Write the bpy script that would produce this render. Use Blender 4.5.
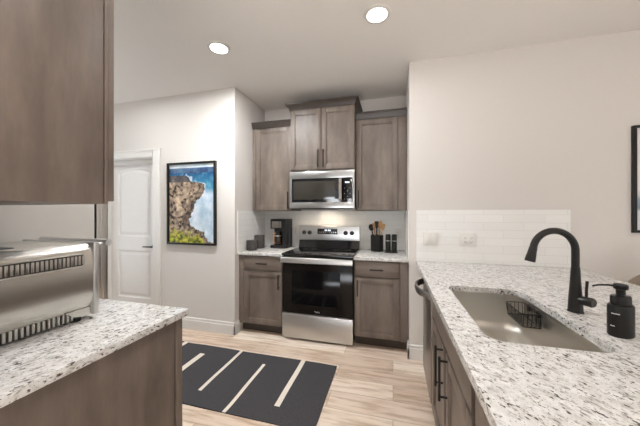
import bpy, bmesh, math, random
from mathutils import Vector, Matrix, noise

for o in list(bpy.data.objects):
    bpy.data.objects.remove(o, do_unlink=True)
random.seed(7)
SC = bpy.context.scene
COL = SC.collection
PI = math.pi

# ------------------------------------------------------------------ camera
CAM_YAW, CAM_H, FPX = 15.3, 1.345, 267.0
cd = bpy.data.cameras.new('camera')
cd.sensor_width = 36.0
cd.sensor_fit = 'HORIZONTAL'
cd.lens = FPX / 640.0 * 36.0
cd.clip_start = 0.02
cam = bpy.data.objects.new('camera', cd)
COL.objects.link(cam)
cam.location = (0, 0, CAM_H)
cam.rotation_euler = (math.radians(90), 0, math.radians(CAM_YAW))
SC.camera = cam

# ------------------------------------------------------------------ world, added fill lights, sun, exposure
w = bpy.data.worlds.new('world')
SC.world = w
w.use_nodes = True
bg = w.node_tree.nodes['Background']
bg.inputs[0].default_value = (0.80, 0.90, 1.0, 1)
bg.inputs[1].default_value = 1.0


def area(name, loc, rot, sx, sy, power, color):
    l = bpy.data.lights.new(name, 'AREA')
    l.shape = 'RECTANGLE'
    l.size, l.size_y = sx, sy
    l.energy = power
    l.color = color
    o = bpy.data.objects.new(name, l)
    COL.objects.link(o)
    o.location = loc
    o.rotation_euler = rot
    return o


REAR_FILL = 10.0       # added fill light behind the camera, tilted up at the ceiling
SIDE_FILL = 14.0      # added fill light at the unseen right wall
HALL_FILL = 12.0      # added fill light at the far left, brightens the left ceiling
SUN_POWER = 40.0       # sun added through the rear opening, bounced off the floor to lift the ceiling
LAMP_LEFT = 38.0       # recessed ceiling lamps
LAMP_RIGHT = 5.0
LAMP_HALL = 6.0
LAMP_NEAR = 8.0
LAMP_REAR = 2.0
TASK_POWER = 1.5       # lamp under the microwave
area('fill_light_rear', (0.9, -4.55, 1.45), (math.radians(128), 0, 0), 3.6, 2.0, REAR_FILL, (0.92, 0.975, 1.03))
area('fill_light_side', (4.55, -1.2, 1.45), (math.radians(125), 0, math.radians(90)), 2.4, 1.9, SIDE_FILL, (0.97, 0.98, 1.0))
area('fill_light_hall', (-4.5, 1.45, 1.25), (math.radians(130), 0, math.radians(-90)), 1.8, 1.9, HALL_FILL, (0.93, 0.975, 1.02))
sun = bpy.data.lights.new('sun', 'SUN')
sun.energy = SUN_POWER
sun.angle = math.radians(1.0)
sun.color = (0.87, 0.97, 1.08)
so = bpy.data.objects.new('sun', sun)
COL.objects.link(so)
so.rotation_euler = (math.radians(57), 0, math.radians(4))
SC.view_settings.view_transform = 'Standard'
SC.view_settings.look = 'None'
SC.view_settings.exposure = 0.04
SC.view_settings.gamma = 1.0
SC.view_settings.use_curve_mapping = False


# ------------------------------------------------------------------ materials
def lin(c):
    return tuple((v / 255 / 12.92) if v / 255 <= 0.04045 else ((v / 255 + 0.055) / 1.055) ** 2.4 for v in c)


class N:
    """small node-tree helper"""
    def __init__(self, name):
        self.m = bpy.data.materials.new(name)
        self.m.use_nodes = True
        self.t = self.m.node_tree
        self.b = self.t.nodes['Principled BSDF']

    def add(self, typ, **kw):
        n = self.t.nodes.new(typ)
        for k, v in kw.items():
            setattr(n, k, v)
        return n

    def link(self, a, b):
        self.t.links.new(a, b)

    def coord(self, scale=(1, 1, 1), rot=(0, 0, 0), kind='Object'):
        tc = self.add('ShaderNodeTexCoord')
        mp = self.add('ShaderNodeMapping')
        mp.inputs['Scale'].default_value = scale
        mp.inputs['Rotation'].default_value = rot
        self.link(tc.outputs[kind], mp.inputs['Vector'])
        return mp.outputs['Vector']

    def noise(self, vec, scale, detail=3, rough=0.5):
        n = self.add('ShaderNodeTexNoise')
        n.inputs['Scale'].default_value = scale
        n.inputs['Detail'].default_value = detail
        n.inputs['Roughness'].default_value = rough
        self.link(vec, n.inputs['Vector'])
        return n.outputs['Fac']

    def ramp(self, fac, stops):
        r = self.add('ShaderNodeValToRGB')
        e = r.color_ramp.elements
        while len(e) < len(stops):
            e.new(0.5)
        for el, (p, c) in zip(e, stops):
            el.position = p
            el.color = (*c, 1)
        self.link(fac, r.inputs['Fac'])
        return r.outputs['Color']

    def mix(self, fac, a, b, mode='MIX'):
        n = self.add('ShaderNodeMix', data_type='RGBA', blend_type=mode)
        if isinstance(fac, (int, float)):
            n.inputs[0].default_value = fac
        else:
            self.link(fac, n.inputs[0])
        for i, v in ((6, a), (7, b)):
            if isinstance(v, tuple):
                n.inputs[i].default_value = (*v, 1)
            else:
                self.link(v, n.inputs[i])
        return n.outputs[2]

    def bump(self, h, strength, dist=0.002):
        b = self.add('ShaderNodeBump')
        b.inputs['Strength'].default_value = strength
        b.inputs['Distance'].default_value = dist
        self.link(h, b.inputs['Height'])
        self.link(b.outputs['Normal'], self.b.inputs['Normal'])

    def set(self, color=None, rough=None, metal=None, spec=None, coat=None):
        if color is not None:
            if isinstance(color, tuple):
                self.b.inputs['Base Color'].default_value = (*color, 1)
            else:
                self.link(color, self.b.inputs['Base Color'])
        if rough is not None:
            if isinstance(rough, (int, float)):
                self.b.inputs['Roughness'].default_value = rough
            else:
                self.link(rough, self.b.inputs['Roughness'])
        if metal is not None:
            self.b.inputs['Metallic'].default_value = metal
        if spec is not None:
            self.b.inputs['Specular IOR Level'].default_value = spec
        if coat is not None:
            self.b.inputs['Coat Weight'].default_value = coat
            self.b.inputs['Coat Roughness'].default_value = 0.1
        return self.m


def mottled(name, color, rough, metal=0.0, var=0.06, scale=30, bump=0.0, spec=0.5):
    n = N(name)
    v = n.coord()
    f = n.noise(v, scale, 4)
    a = tuple(c * (1 - var) for c in color)
    b = tuple(min(1, c * (1 + var)) for c in color)
    m = n.set(n.ramp(f, [(0.3, a), (0.7, b)]), rough, metal, spec)
    if bump:
        n.bump(f, bump)
    return m


def wood(name, c1, c2, rough=0.42, axis='Z', seed=0.0):
    n = N(name)
    sc = {'Z': (7, 7, 1.4), 'Y': (7, 1.4, 7), 'X': (1.4, 7, 7)}[axis]
    g = n.noise(n.coord(sc), 1.5, 6, 0.6)
    f = n.noise(n.coord(tuple(s * 9 for s in sc)), 2.0, 3, 0.6)
    blotch = n.noise(n.coord(tuple(0.6 * s ** 0.5 for s in sc)), 4.0, 3, 0.55)
    col = n.ramp(g, [(0.30, c1), (0.70, c2)])
    fine = n.ramp(f, [(0.3, (0.92, 0.92, 0.92)), (0.7, (1.04, 1.04, 1.04))])
    cloud = n.ramp(blotch, [(0.35, (0.80, 0.79, 0.78)), (0.65, (1.10, 1.10, 1.10))])
    c = n.mix(0.7, col, fine, 'MULTIPLY')
    n.set(n.mix(0.8, c, cloud, 'MULTIPLY'), rough, 0, 0.45)
    return n.m


def brushed(name, color, rough=0.3, axis='X', var=0.10):
    n = N(name)
    sc = {'X': (1.5, 160, 160), 'Z': (160, 160, 1.5), 'Y': (160, 1.5, 160)}[axis]
    v = n.coord(sc)
    f = n.noise(v, 1.0, 2)
    r = n.ramp(f, [(0.2, (rough - var,) * 3), (0.8, (rough + var,) * 3)])
    n.set(color, r, 1.0)
    return n.m


def glass_black(name, c=(0.006, 0.006, 0.007), rough=0.06, spec=0.5):
    n = N(name)
    f = n.noise(n.coord(), 40, 2)
    n.set(n.ramp(f, [(0, tuple(v * .9 for v in c)), (1, c)]), rough, 0, spec)
    return n.m


def emissive(name, color, strength):
    n = N(name)
    n.set((0.8, 0.8, 0.8), 0.5)
    n.b.inputs['Emission Color'].default_value = (*color, 1)
    n.b.inputs['Emission Strength'].default_value = strength
    return n.m


def granite(name, ang):
    """pale speckled granite with flecks drawn out along the direction ang (degrees)"""
    n = N(name)
    def vec(stretch):
        tc = n.add('ShaderNodeTexCoord')
        mp = n.add('ShaderNodeMapping', vector_type='TEXTURE')
        mp.inputs['Rotation'].default_value = (0, 0, math.radians(ang))
        mp.inputs['Scale'].default_value = (stretch, 1, 1)
        n.link(tc.outputs['Object'], mp.inputs['Vector'])
        return mp.outputs['Vector']
    base = n.ramp(n.noise(vec(1.3), 34, 5, 0.65), [(0.30, lin((172, 167, 162))), (0.46, lin((211, 208, 204))), (0.66, lin((229, 228, 226)))])
    grey = n.ramp(n.noise(vec(1.6), 85, 4, 0.6), [(0.56, (0, 0, 0)), (0.66, (1, 1, 1))])
    c = n.mix(grey, base, lin((158, 151, 145)))
    fleck = n.noise(vec(1.9), 98, 3, 0.55)
    clump = n.noise(vec(1.5), 20, 2)
    am = n.add('ShaderNodeMath', operation='MULTIPLY_ADD')
    n.link(clump, am.inputs[0])
    am.inputs[1].default_value = 0.30
    n.link(fleck, am.inputs[2])
    dk = n.ramp(am.outputs[0], [(0.755, (0, 0, 0)), (0.80, (1, 1, 1))])
    c = n.mix(dk, c, lin((82, 74, 69)))
    pk = n.ramp(n.noise(vec(1.4), 240, 2), [(0.64, (0, 0, 0)), (0.70, (1, 1, 1))])
    c = n.mix(pk, c, lin((110, 101, 95)))
    n.set(c, 0.2, 0, 0.5)
    return n.m


def planks():
    n = N('vinyl_plank')
    v = n.coord()
    br = n.add('ShaderNodeTexBrick')
    br.offset = 0.37
    br.inputs['Scale'].default_value = 1.0
    br.inputs['Mortar Size'].default_value = 0.0022
    br.inputs['Mortar Smooth'].default_value = 0.2
    br.inputs['Bias'].default_value = 0.0
    br.inputs['Brick Width'].default_value = 1.22
    br.inputs['Row Height'].default_value = 0.18
    br.inputs['Color1'].default_value = (0, 0, 0, 1)
    br.inputs['Color2'].default_value = (1, 1, 1, 1)
    br.inputs['Mortar'].default_value = (0.5, 0.5, 0.5, 1)
    n.link(v, br.inputs['Vector'])
    tone = n.ramp(br.outputs['Color'], [(0, lin((210, 189, 170))), (0.5, lin((229, 212, 196))), (1, lin((240, 228, 214)))])
    vx = n.add('ShaderNodeVectorMath', operation='MULTIPLY_ADD')
    n.link(br.outputs['Color'], vx.inputs[0])
    vx.inputs[1].default_value = (13, 7, 0)
    n.link(n.coord((1.6, 15, 1)), vx.inputs[2])
    g = n.noise(vx.outputs[0], 1.7, 6, 0.62)
    grain = n.ramp(g, [(0.24, lin((150, 124, 104))), (0.40, lin((214, 196, 178))), (0.54, lin((255, 251, 246))), (0.75, (1.06, 1.06, 1.06))])
    c = n.mix(0.75, tone, grain, 'MULTIPLY')
    fac = n.ramp(br.outputs['Fac'], [(0, (0, 0, 0)), (1, (0.55, 0.55, 0.55))])
    c = n.mix(fac, c, lin((120, 100, 82)))
    n.set(c, 0.38, 0, 0.4)
    n.bump(g, 0.05, 0.001)
    return n.m


def tiles(axis):
    n = N('subway_tile_' + axis)
    v = n.coord((1, 1, 1), {'Y': (PI / 2, 0, 0), 'X': (PI / 2, 0, PI / 2)}[axis])
    br = n.add('ShaderNodeTexBrick')
    br.inputs['Scale'].default_value = 1.0
    br.inputs['Mortar Size'].default_value = 0.0016
    br.inputs['Mortar Smooth'].default_value = 0.3
    br.inputs['Brick Width'].default_value = 0.30
    br.inputs['Row Height'].default_value = 0.0665
    br.inputs['Color1'].default_value = (*lin((238, 236, 232)), 1)
    br.inputs['Color2'].default_value = (*lin((242, 240, 236)), 1)
    br.inputs['Mortar'].default_value = (*lin((224, 221, 216)), 1)
    tc = n.add('ShaderNodeTexCoord')
    sep = n.add('ShaderNodeSeparateXYZ')
    cmb = n.add('ShaderNodeCombineXYZ')
    n.link(tc.outputs['Object'], sep.inputs[0])
    n.link(sep.outputs['X' if axis == 'Y' else 'Y'], cmb.inputs[0])
    n.link(sep.outputs['Z'], cmb.inputs[1])
    n.link(cmb.outputs[0], br.inputs['Vector'])
    n.set(br.outputs['Color'], 0.15, 0, 0.5)
    inv = n.add('ShaderNodeMath', operation='SUBTRACT')
    inv.inputs[0].default_value = 1
    n.link(br.outputs['Fac'], inv.inputs[1])
    n.bump(inv.outputs[0], 0.25, 0.002)
    return n.m


M = {}
M['wall'] = mottled('wall_paint', lin((220, 214, 208)), 0.75, var=0.01, scale=60, bump=0.02, spec=0.2)
M['ceiling'] = mottled('ceiling_paint', lin((236, 232, 227)), 0.85, var=0.012, scale=90, bump=0.06, spec=0.2)
M['white'] = mottled('white_trim_paint', lin((229, 225, 220)), 0.4, var=0.01, scale=20)
M['plastic_white'] = mottled('white_plastic', lin((228, 224, 218)), 0.35, var=0.01)
M['floor'] = planks()
M['granite'] = granite('granite', -53)
M['granite_end'] = granite('granite_end_slab', 70)
M['tileY'] = tiles('Y')
M['tileX'] = tiles('X')
M['wood'] = wood('stained_maple', lin((104, 92, 83)), lin((131, 118, 108)))
M['wood_h'] = wood('stained_maple_horizontal', lin((104, 92, 83)), lin((131, 118, 108)), axis='X')
M['wood_y'] = wood('stained_maple_lengthwise', lin((104, 92, 83)), lin((131, 118, 108)), axis='Y')
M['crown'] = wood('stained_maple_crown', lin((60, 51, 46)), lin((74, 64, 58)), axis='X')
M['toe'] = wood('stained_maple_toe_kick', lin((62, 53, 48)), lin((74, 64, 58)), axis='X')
M['steel'] = brushed('brushed_steel', (0.64, 0.635, 0.625), 0.36, 'X')
M['steel_micro'] = brushed('microwave_steel', (0.40, 0.395, 0.385), 0.36, 'X')
M['steel_y'] = brushed('brushed_steel_lengthwise', (0.62, 0.60, 0.57), 0.30, 'Y')
M['steel_z'] = brushed('brushed_steel_upright', (0.62, 0.60, 0.57), 0.30, 'Z')
M['sink'] = brushed('satin_sink_steel', (0.60, 0.575, 0.53), 0.40, 'Y')
M['fridge'] = mottled('grey_enamel', lin((196, 190, 182)), 0.42, 0.0, var=0.02, scale=8)
M['black_glass'] = glass_black('black_glass')
M['window_glass'] = glass_black('tinted_glass', (0.040, 0.036, 0.030), 0.10)
M['oven_glass'] = glass_black('oven_glass', (0.012, 0.009, 0.007), 0.12, 0.22)
M['oven_window'] = glass_black('oven_window_glass', (0.004, 0.004, 0.004), 0.12, 0.2)
M['steel_dark'] = brushed('dark_brushed_steel', (0.30, 0.28, 0.26), 0.34, 'Z')
M['polished'] = brushed('polished_steel', (0.74, 0.72, 0.69), 0.20, 'Z', 0.05)
M['toaster_steel'] = brushed('smooth_toaster_steel', (0.66, 0.64, 0.60), 0.22, 'Y', 0.015)
M['vent_dark'] = mottled('vent_recess_grey', lin((74, 69, 64)), 0.6, 0.2, var=0.05)
M['cooktop'] = glass_black('cooktop_glass', (0.008, 0.008, 0.008), 0.09)
M['black'] = mottled('matte_black', (0.011, 0.010, 0.009), 0.40, var=0.1, scale=60, spec=0.3)
M['black_metal'] = mottled('black_bronze_metal', (0.012, 0.010, 0.009), 0.30, 0.0, var=0.1, scale=60, spec=0.4)
M['black_plastic'] = mottled('black_plastic', (0.010, 0.010, 0.010), 0.3, var=0.1, scale=50, spec=0.38)
M['gap'] = mottled('shadow_gap_black', (0.008, 0.007, 0.006), 0.8, var=0.1)
M['pull'] = mottled('bronze_pull_metal', lin((48, 41, 37)), 0.35, 0.6, var=0.08, scale=80)
M['charcoal_ceramic'] = mottled('charcoal_ceramic', lin((62, 58, 55)), 0.45, var=0.15, scale=60)
M['rug'] = mottled('charcoal_weave', lin((72, 70, 72)), 0.95, var=0.28, scale=140, bump=0.5, spec=0.1)
M['cream'] = mottled('cream_weave', lin((226, 216, 202)), 0.95, var=0.06, scale=180, bump=0.4, spec=0.1)
M['bamboo'] = wood('light_utensil_wood', lin((176, 128, 78)), lin((206, 160, 108)), 0.5)
M['leather'] = mottled('taupe_leather', lin((150, 136, 122)), 0.5, var=0.08, scale=70, bump=0.1)
M['lamp'] = emissive('lamp_diffuser', (1.0, 0.97, 0.92), 9.0)
M['display'] = emissive('display_light', (0.75, 0.88, 1.0), 1.6)
M['mark'] = mottled('pale_print', lin((214, 212, 208)), 0.5, var=0.02)
M['mat_board'] = mottled('mat_board', lin((232, 230, 226)), 0.7, var=0.01)
M['clear'] = glass_black('coffee_glass', (0.03, 0.02, 0.015), 0.05)


# ------------------------------------------------------------------ mesh helpers
def add_box(bm, a, b, bevel=0.0, seg=2):
    a, b = Vector(a), Vector(b)
    lo = Vector((min(a.x, b.x), min(a.y, b.y), min(a.z, b.z)))
    hi = Vector((max(a.x, b.x), max(a.y, b.y), max(a.z, b.z)))
    r = bmesh.ops.create_cube(bm, size=1.0)
    for v in r['verts']:
        v.co = Vector([lo[i] + (v.co[i] + 0.5) * (hi[i] - lo[i]) for i in range(3)])
    if bevel > 0:
        bevel = min(bevel, 0.49 * min(hi - lo))
        es = list({e for v in r['verts'] for e in v.link_edges})
        bmesh.ops.bevel(bm, geom=es, offset=bevel, segments=seg, profile=0.5, affect='EDGES')
    return bm


def box(a, b, bevel=0.0, seg=2):
    return add_box(bmesh.new(), a, b, bevel, seg)


def add_lathe(bm, prof, c, n=32, sx=1.0, sy=1.0, rot=None):
    """prof: list of (r, z). c: base centre. rot: optional Matrix applied before the move"""
    c = Vector(c)
    rings = []
    for r, z in prof:
        ring = []
        if r < 1e-6:
            p = Vector((0, 0, z))
            if rot: p = rot @ p
            ring = [bm.verts.new(p + c)]
        else:
            for k in range(n):
                t = 2 * PI * k / n
                p = Vector((r * math.cos(t) * sx, r * math.sin(t) * sy, z))
                if rot: p = rot @ p
                ring.append(bm.verts.new(p + c))
        rings.append(ring)
    for A, B in zip(rings, rings[1:]):
        if len(A) == 1 and len(B) == 1: continue
        for k in range(n):
            k2 = (k + 1) % n
            if len(A) == 1: bm.faces.new((A[0], B[k2], B[k]))
            elif len(B) == 1: bm.faces.new((A[k], A[k2], B[0]))
            else: bm.faces.new((A[k], A[k2], B[k2], B[k]))
    if len(rings[0]) > 1: bm.faces.new(list(reversed(rings[0])))
    if len(rings[-1]) > 1: bm.faces.new(rings[-1])
    return bm


def lathe(prof, c, n=32, **kw):
    return add_lathe(bmesh.new(), prof, c, n, **kw)


def add_tube(bm, pts, rad, n=12, caps=True):
    pts = [Vector(p) for p in pts]
    rads = rad if isinstance(rad, (list, tuple)) else [rad] * len(pts)
    tang = []
    for i in range(len(pts)):
        a = pts[max(0, i - 1)]
        b = pts[min(len(pts) - 1, i + 1)]
        tang.append((b - a).normalized())
    up = Vector((0, 0, 1)) if abs(tang[0].z) < 0.9 else Vector((1, 0, 0))
    u = tang[0].cross(up).normalized()
    rings = []
    for i, p in enumerate(pts):
        if i:
            q = tang[i - 1].rotation_difference(tang[i])
            u = (q @ u).normalized()
        v = tang[i].cross(u).normalized()
        rings.append([bm.verts.new(p + rads[i] * (math.cos(2 * PI * k / n) * u + math.sin(2 * PI * k / n) * v)) for k in range(n)])
    for A, B in zip(rings, rings[1:]):
        for k in range(n):
            k2 = (k + 1) % n
            bm.faces.new((A[k], A[k2], B[k2], B[k]))
    if caps:
        bm.faces.new(list(reversed(rings[0])))
        bm.faces.new(rings[-1])
    return bm


def tube(pts, rad, n=12):
    return add_tube(bmesh.new(), pts, rad, n)


def add_prism(bm, poly, lo, hi, axis):
    """poly: 2-D outline; axis: extrusion axis. X -> (y,z), Y -> (x,z), Z -> (x,y)"""
    def P(p, h):
        return {'X': (h, p[0], p[1]), 'Y': (p[0], h, p[1]), 'Z': (p[0], p[1], h)}[axis]
    A = [bm.verts.new(P(p, lo)) for p in poly]
    B = [bm.verts.new(P(p, hi)) for p in poly]
    n = len(poly)
    bm.faces.new(A)
    bm.faces.new(list(reversed(B)))
    for k in range(n):
        bm.faces.new((A[k], B[k], B[(k + 1) % n], A[(k + 1) % n]))
    return bm


def prism(poly, lo, hi, axis):
    return add_prism(bmesh.new(), poly, lo, hi, axis)


def rrect(x0, y0, x1, y1, r, n=8):
    out = []
    rs = r if isinstance(r, (list, tuple)) else [r] * 4
    for (cx, cy, a0), rr in zip(((x1, y1, 0), (x0, y1, 90), (x0, y0, 180), (x1, y0, 270)), rs):
        ox = cx - rr if cx == x1 else cx + rr
        oy = cy - rr if cy == y1 else cy + rr
        for k in range(n + 1):
            t = math.radians(a0 + 90 * k / n)
            out.append((ox + rr * math.cos(t), oy + rr * math.sin(t)))
    return out


def world_loc(o):
    v = Vector((0, 0, 0))
    while o:
        v += o.location
        o = o.parent
    return v


def obj(name, bm, mat, parent=None, smooth=True, mats=None, pivot=None):
    """link a bmesh (given in world coordinates) as ONE mesh object"""
    bmesh.ops.recalc_face_normals(bm, faces=bm.faces)
    off = world_loc(parent) if parent else (Vector(pivot) if pivot else Vector((0, 0, 0)))
    bmesh.ops.translate(bm, verts=bm.verts, vec=-off)
    me = bpy.data.meshes.new(name)
    bm.to_mesh(me)
    bm.free()
    o = bpy.data.objects.new(name, me)
    COL.objects.link(o)
    for m in (mats or [mat]):
        me.materials.append(M[m] if isinstance(m, str) else m)
    if smooth:
        for p in me.polygons: p.use_smooth = True
        try:
            me.set_sharp_from_angle(angle=math.radians(38))
        except Exception:
            pass
    if parent: o.parent = parent
    elif pivot: o.location = pivot
    return o


def tag(o, label, cat, group=None):
    o['label'] = label
    o['category'] = cat
    if group: o['group'] = group
    return o


def thing(name, label, cat, loc, group=None):
    o = bpy.data.objects.new(name, None)
    o.empty_display_size = 0.1
    COL.objects.link(o)
    o.location = loc
    return tag(o, label, cat, group)


def struct(name, bm, mat, parent=None, label=None, **kw):
    o = obj(name, bm, mat, parent, **kw)
    if parent is None:
        o['kind'] = 'structure'
        o['category'] = name.split('_')[0]
        if label: o['label'] = label
    return o


# ------------------------------------------------------------------ the setting
XL, XR, YB, YF, ZC = -4.6, 4.6, -4.6, 3.32, 2.74
WF = 2.60                       # plane of the wall around the range alcove
AX0, AX1 = -1.69, 0.145         # the alcove between the two wall ends
struct('floor', box((XL, YB, -0.05), (XR, 3.6, 0)), 'floor', label='light oak vinyl plank floor')
struct('ceiling', box((XL, YB, ZC), (XR, 3.6, ZC + 0.1)), 'ceiling', label='white painted ceiling with recessed lights')
DX0, DX1, DZ = -3.605, -2.805, 2.03   # door opening
bm = box((XL, WF, 0), (DX0, WF + 0.12, ZC))
add_box(bm, (DX0, WF, DZ), (DX1, WF + 0.12, ZC))
add_box(bm, (DX1, WF, 0), (AX0, WF + 0.12, ZC))
add_box(bm, (AX0 - 0.12, WF + 0.12, 0), (AX0, YF, ZC))
struct('wall_left', bm, 'wall', smooth=False, label='pale greige wall with the white door and the seascape picture')
struct('wall_back', box((AX0 - 0.12, YF, 0), (AX1 + 0.12, YF + 0.12, ZC)), 'wall', label='wall behind the range and upper cabinets')
bm = box((AX1, WF, 0), (XR, WF + 0.12, ZC))
add_box(bm, (AX1, WF + 0.12, 0), (AX1 + 0.12, YF, ZC))
struct('wall_right', bm, 'wall', smooth=False, label='plain greige wall above the peninsula tiles')
bm = box((XL - 0.12, YB, 0), (XL, 0.50, ZC))  # wall pieces around an opening added for the left fill light
add_box(bm, (XL - 0.12, 2.40, 0), (XL, 3.6, ZC))
add_box(bm, (XL - 0.12, 0.50, 0), (XL, 2.40, 0.25))
add_box(bm, (XL - 0.12, 0.50, 2.25), (XL, 2.40, ZC))
struct('wall_west', bm, 'wall', smooth=False, label='far left side wall of the room with an opening added for fill light')
# unseen walls behind the camera, with openings added to let light in
bm = box((XL, YB - 0.12, 0), (-0.95, YB, ZC))
add_box(bm, (2.75, YB - 0.12, 0), (XR, YB, ZC))
add_box(bm, (-0.95, YB - 0.12, 0), (2.75, YB, 0.40))
add_box(bm, (-0.95, YB - 0.12, 2.50), (2.75, YB, ZC))
struct('wall_rear', bm, 'wall', smooth=False, label='unseen wall behind the viewer with a wide opening added for light')
bm = box((XR, YB, 0), (XR + 0.12, -2.45, ZC))
add_box(bm, (XR, 0.05, 0), (XR + 0.12, 3.6, ZC))
add_box(bm, (XR, -2.45, 0), (XR + 0.12, 0.05, 0.45))
add_box(bm, (XR, -2.45, 2.45), (XR + 0.12, 0.05, ZC))
struct('wall_east', bm, 'wall', smooth=False, label='unseen side wall to the right with an opening added for light')
struct('wall_partition', box((XL, 0.27, 0), (-0.945, 0.39, ZC)), 'wall', label='partition behind the toaster counter and refrigerator')

# baseboards
BBH = 0.135
def bb_profile(bm, p0, p1, nrm):
    """baseboard run from p0 to p1 (x,y), sticking out along nrm"""
    p0, p1, n = Vector((*p0, 0)), Vector((*p1, 0)), Vector((*nrm, 0))
    prof = [(0.0, 0.0), (0.017, 0.0), (0.017, BBH - 0.035), (0.012, BBH - 0.026), (0.012, BBH - 0.008), (0.006, BBH), (0, BBH)]
    A = [bm.verts.new(p0 + n * d + Vector((0, 0, z))) for d, z in prof]
    B = [bm.verts.new(p1 + n * d + Vector((0, 0, z))) for d, z in prof]
    bm.faces.new(A); bm.faces.new(list(reversed(B)))
    for k in range(len(prof)):
        k2 = (k + 1) % len(prof)
        bm.faces.new((A[k], A[k2], B[k2], B[k]))
bm = bmesh.new()
bb_profile(bm, (DX1 + 0.107, WF), (AX0 + 0.017, WF), (0, -1))
bb_profile(bm, (AX0, WF - 0.017), (AX0, 2.685), (1, 0))
struct('baseboard_left', bm, 'white', smooth=False, label='white baseboard under the seascape picture')
bm = bmesh.new()
bb_profile(bm, (AX1 - 0.017, WF), (0.295, WF), (0, -1))
bb_profile(bm, (AX1, WF - 0.017), (AX1, 2.685), (-1, 0))
struct('baseboard_right', bm, 'white', smooth=False, label='white baseboard on the wall end beside the peninsula')
bm = bmesh.new()
bb_profile(bm, (1.5, WF), (XR, WF), (0, -1))
struct('baseboard_rear', bm, 'white', smooth=False, label='white baseboard behind the bar stool')

# door: jamb, casing, leaf with an arched upper panel and a square lower panel, lever
bm = bmesh.new()
add_box(bm, (DX0 - 0.107, WF - 0.018, 0), (DX0 + 0.005, WF, DZ + 0.095), 0.005)
add_box(bm, (DX1 - 0.005, WF - 0.018, 0), (DX1 + 0.107, WF, DZ + 0.095), 0.005)
add_box(bm, (DX0 + 0.005, WF - 0.018, DZ - 0.005), (DX1 - 0.005, WF, DZ + 0.095), 0.005)
add_box(bm, (DX0 - 0.107, WF - 0.026, 0), (DX0 - 0.085, WF - 0.018, DZ + 0.095), 0.003)
add_box(bm, (DX1 + 0.085, WF - 0.026, 0), (DX1 + 0.107, WF - 0.018, DZ + 0.095), 0.003)
add_box(bm, (DX0 - 0.085, WF - 0.026, DZ + 0.073), (DX1 + 0.085, WF - 0.018, DZ + 0.095), 0.003)
add_box(bm, (DX0, WF, 0), (DX0 + 0.018, WF + 0.12, DZ))
add_box(bm, (DX1 - 0.018, WF, 0), (DX1, WF + 0.12, DZ))
add_box(bm, (DX0, WF, DZ - 0.018), (DX1, WF + 0.12, DZ))
add_box(bm, (DX0 + 0.018, WF + 0.045, 1.962), (DX1 - 0.018, WF + 0.07, DZ - 0.018), 0.002)
struct('trim_1', bm, 'white', label='white casing around the paneled door')
dr = bpy.data.objects.new('door_1', None)
COL.objects.link(dr)
dr.location = ((DX0 + DX1) / 2, WF + 0.09, 0)
tag(dr, 'white two-panel interior door with an arched upper panel', 'door')
dr['kind'] = 'structure'
dx0, dx1 = DX0 + 0.021, DX1 - 0.021
yd = WF + 0.075
def door_leaf():
    """a heightfield leaf: raised panels with moulded grooves, one of them arched"""
    bm = bmesh.new()
    nx, nz = 90, 240
    z0, z1 = 0.01, DZ - 0.025
    px0, px1 = dx0 + 0.115, dx1 - 0.105
    def depth(x, z):
        best = 0.0
        for (b, t, arch) in ((0.26, 0.865, 0), (1.045, 1.855, 0.062)):
            u = (x - (px0 + px1) / 2) / ((px1 - px0) / 2)
            top = t + arch * (1 - u * u) - 0.0
            d = min(x - px0, px1 - x, z - b, top - z)
            if d > -0.001:
                # groove, then a raised field
                if d < 0.012: h = 0.013 * max(0.0, d) / 0.012
                elif d < 0.028: h = 0.013
                elif d < 0.055: h = 0.013 - 0.009 * (d - 0.028) / 0.027
                else: h = 0.004
                best = max(best, h)
        return best
    V = []
    for i in range(nx + 1):
        row = []
        for j in range(nz + 1):
            x = dx0 + (dx1 - dx0) * i / nx
            z = z0 + (z1 - z0) * j / nz
            row.append(bm.verts.new((x, yd + depth(x, z), z)))
        V.append(row)
    for i in range(nx):
        for j in range(nz):
            bm.faces.new((V[i][j], V[i + 1][j], V[i + 1][j + 1], V[i][j + 1]))
    add_box(bm, (dx0, yd + 0.016, z0), (dx1, yd + 0.04, z1))
    add_box(bm, (dx0, yd + 0.0005, z0), (dx0 + 0.03, yd + 0.03, z1))
    add_box(bm, (dx1 - 0.03, yd + 0.0005, z0), (dx1, yd + 0.03, z1))
    add_box(bm, (dx0, yd + 0.0005, z1 - 0.03), (dx1, yd + 0.03, z1))
    return bm
obj('door_leaf', door_leaf(), 'white', dr)
hx, hz = dx1 - 0.055, 0.925
bm = add_lathe(bmesh.new(), [(0.032, 0), (0.032, 0.006), (0.028, 0.010)], (hx, yd, hz), 24, rot=Matrix.Rotation(PI / 2, 3, 'X'))
add_tube(bm, [(hx, yd - 0.005, hz), (hx, yd - 0.05, hz)], 0.010)
add_tube(bm, [(hx, yd - 0.048, hz), (hx - 0.03, yd - 0.050, hz), (hx - 0.13, yd - 0.046, hz - 0.002)], [0.010, 0.009, 0.007])
obj('door_handle', bm, 'black_metal', dr)


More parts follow.
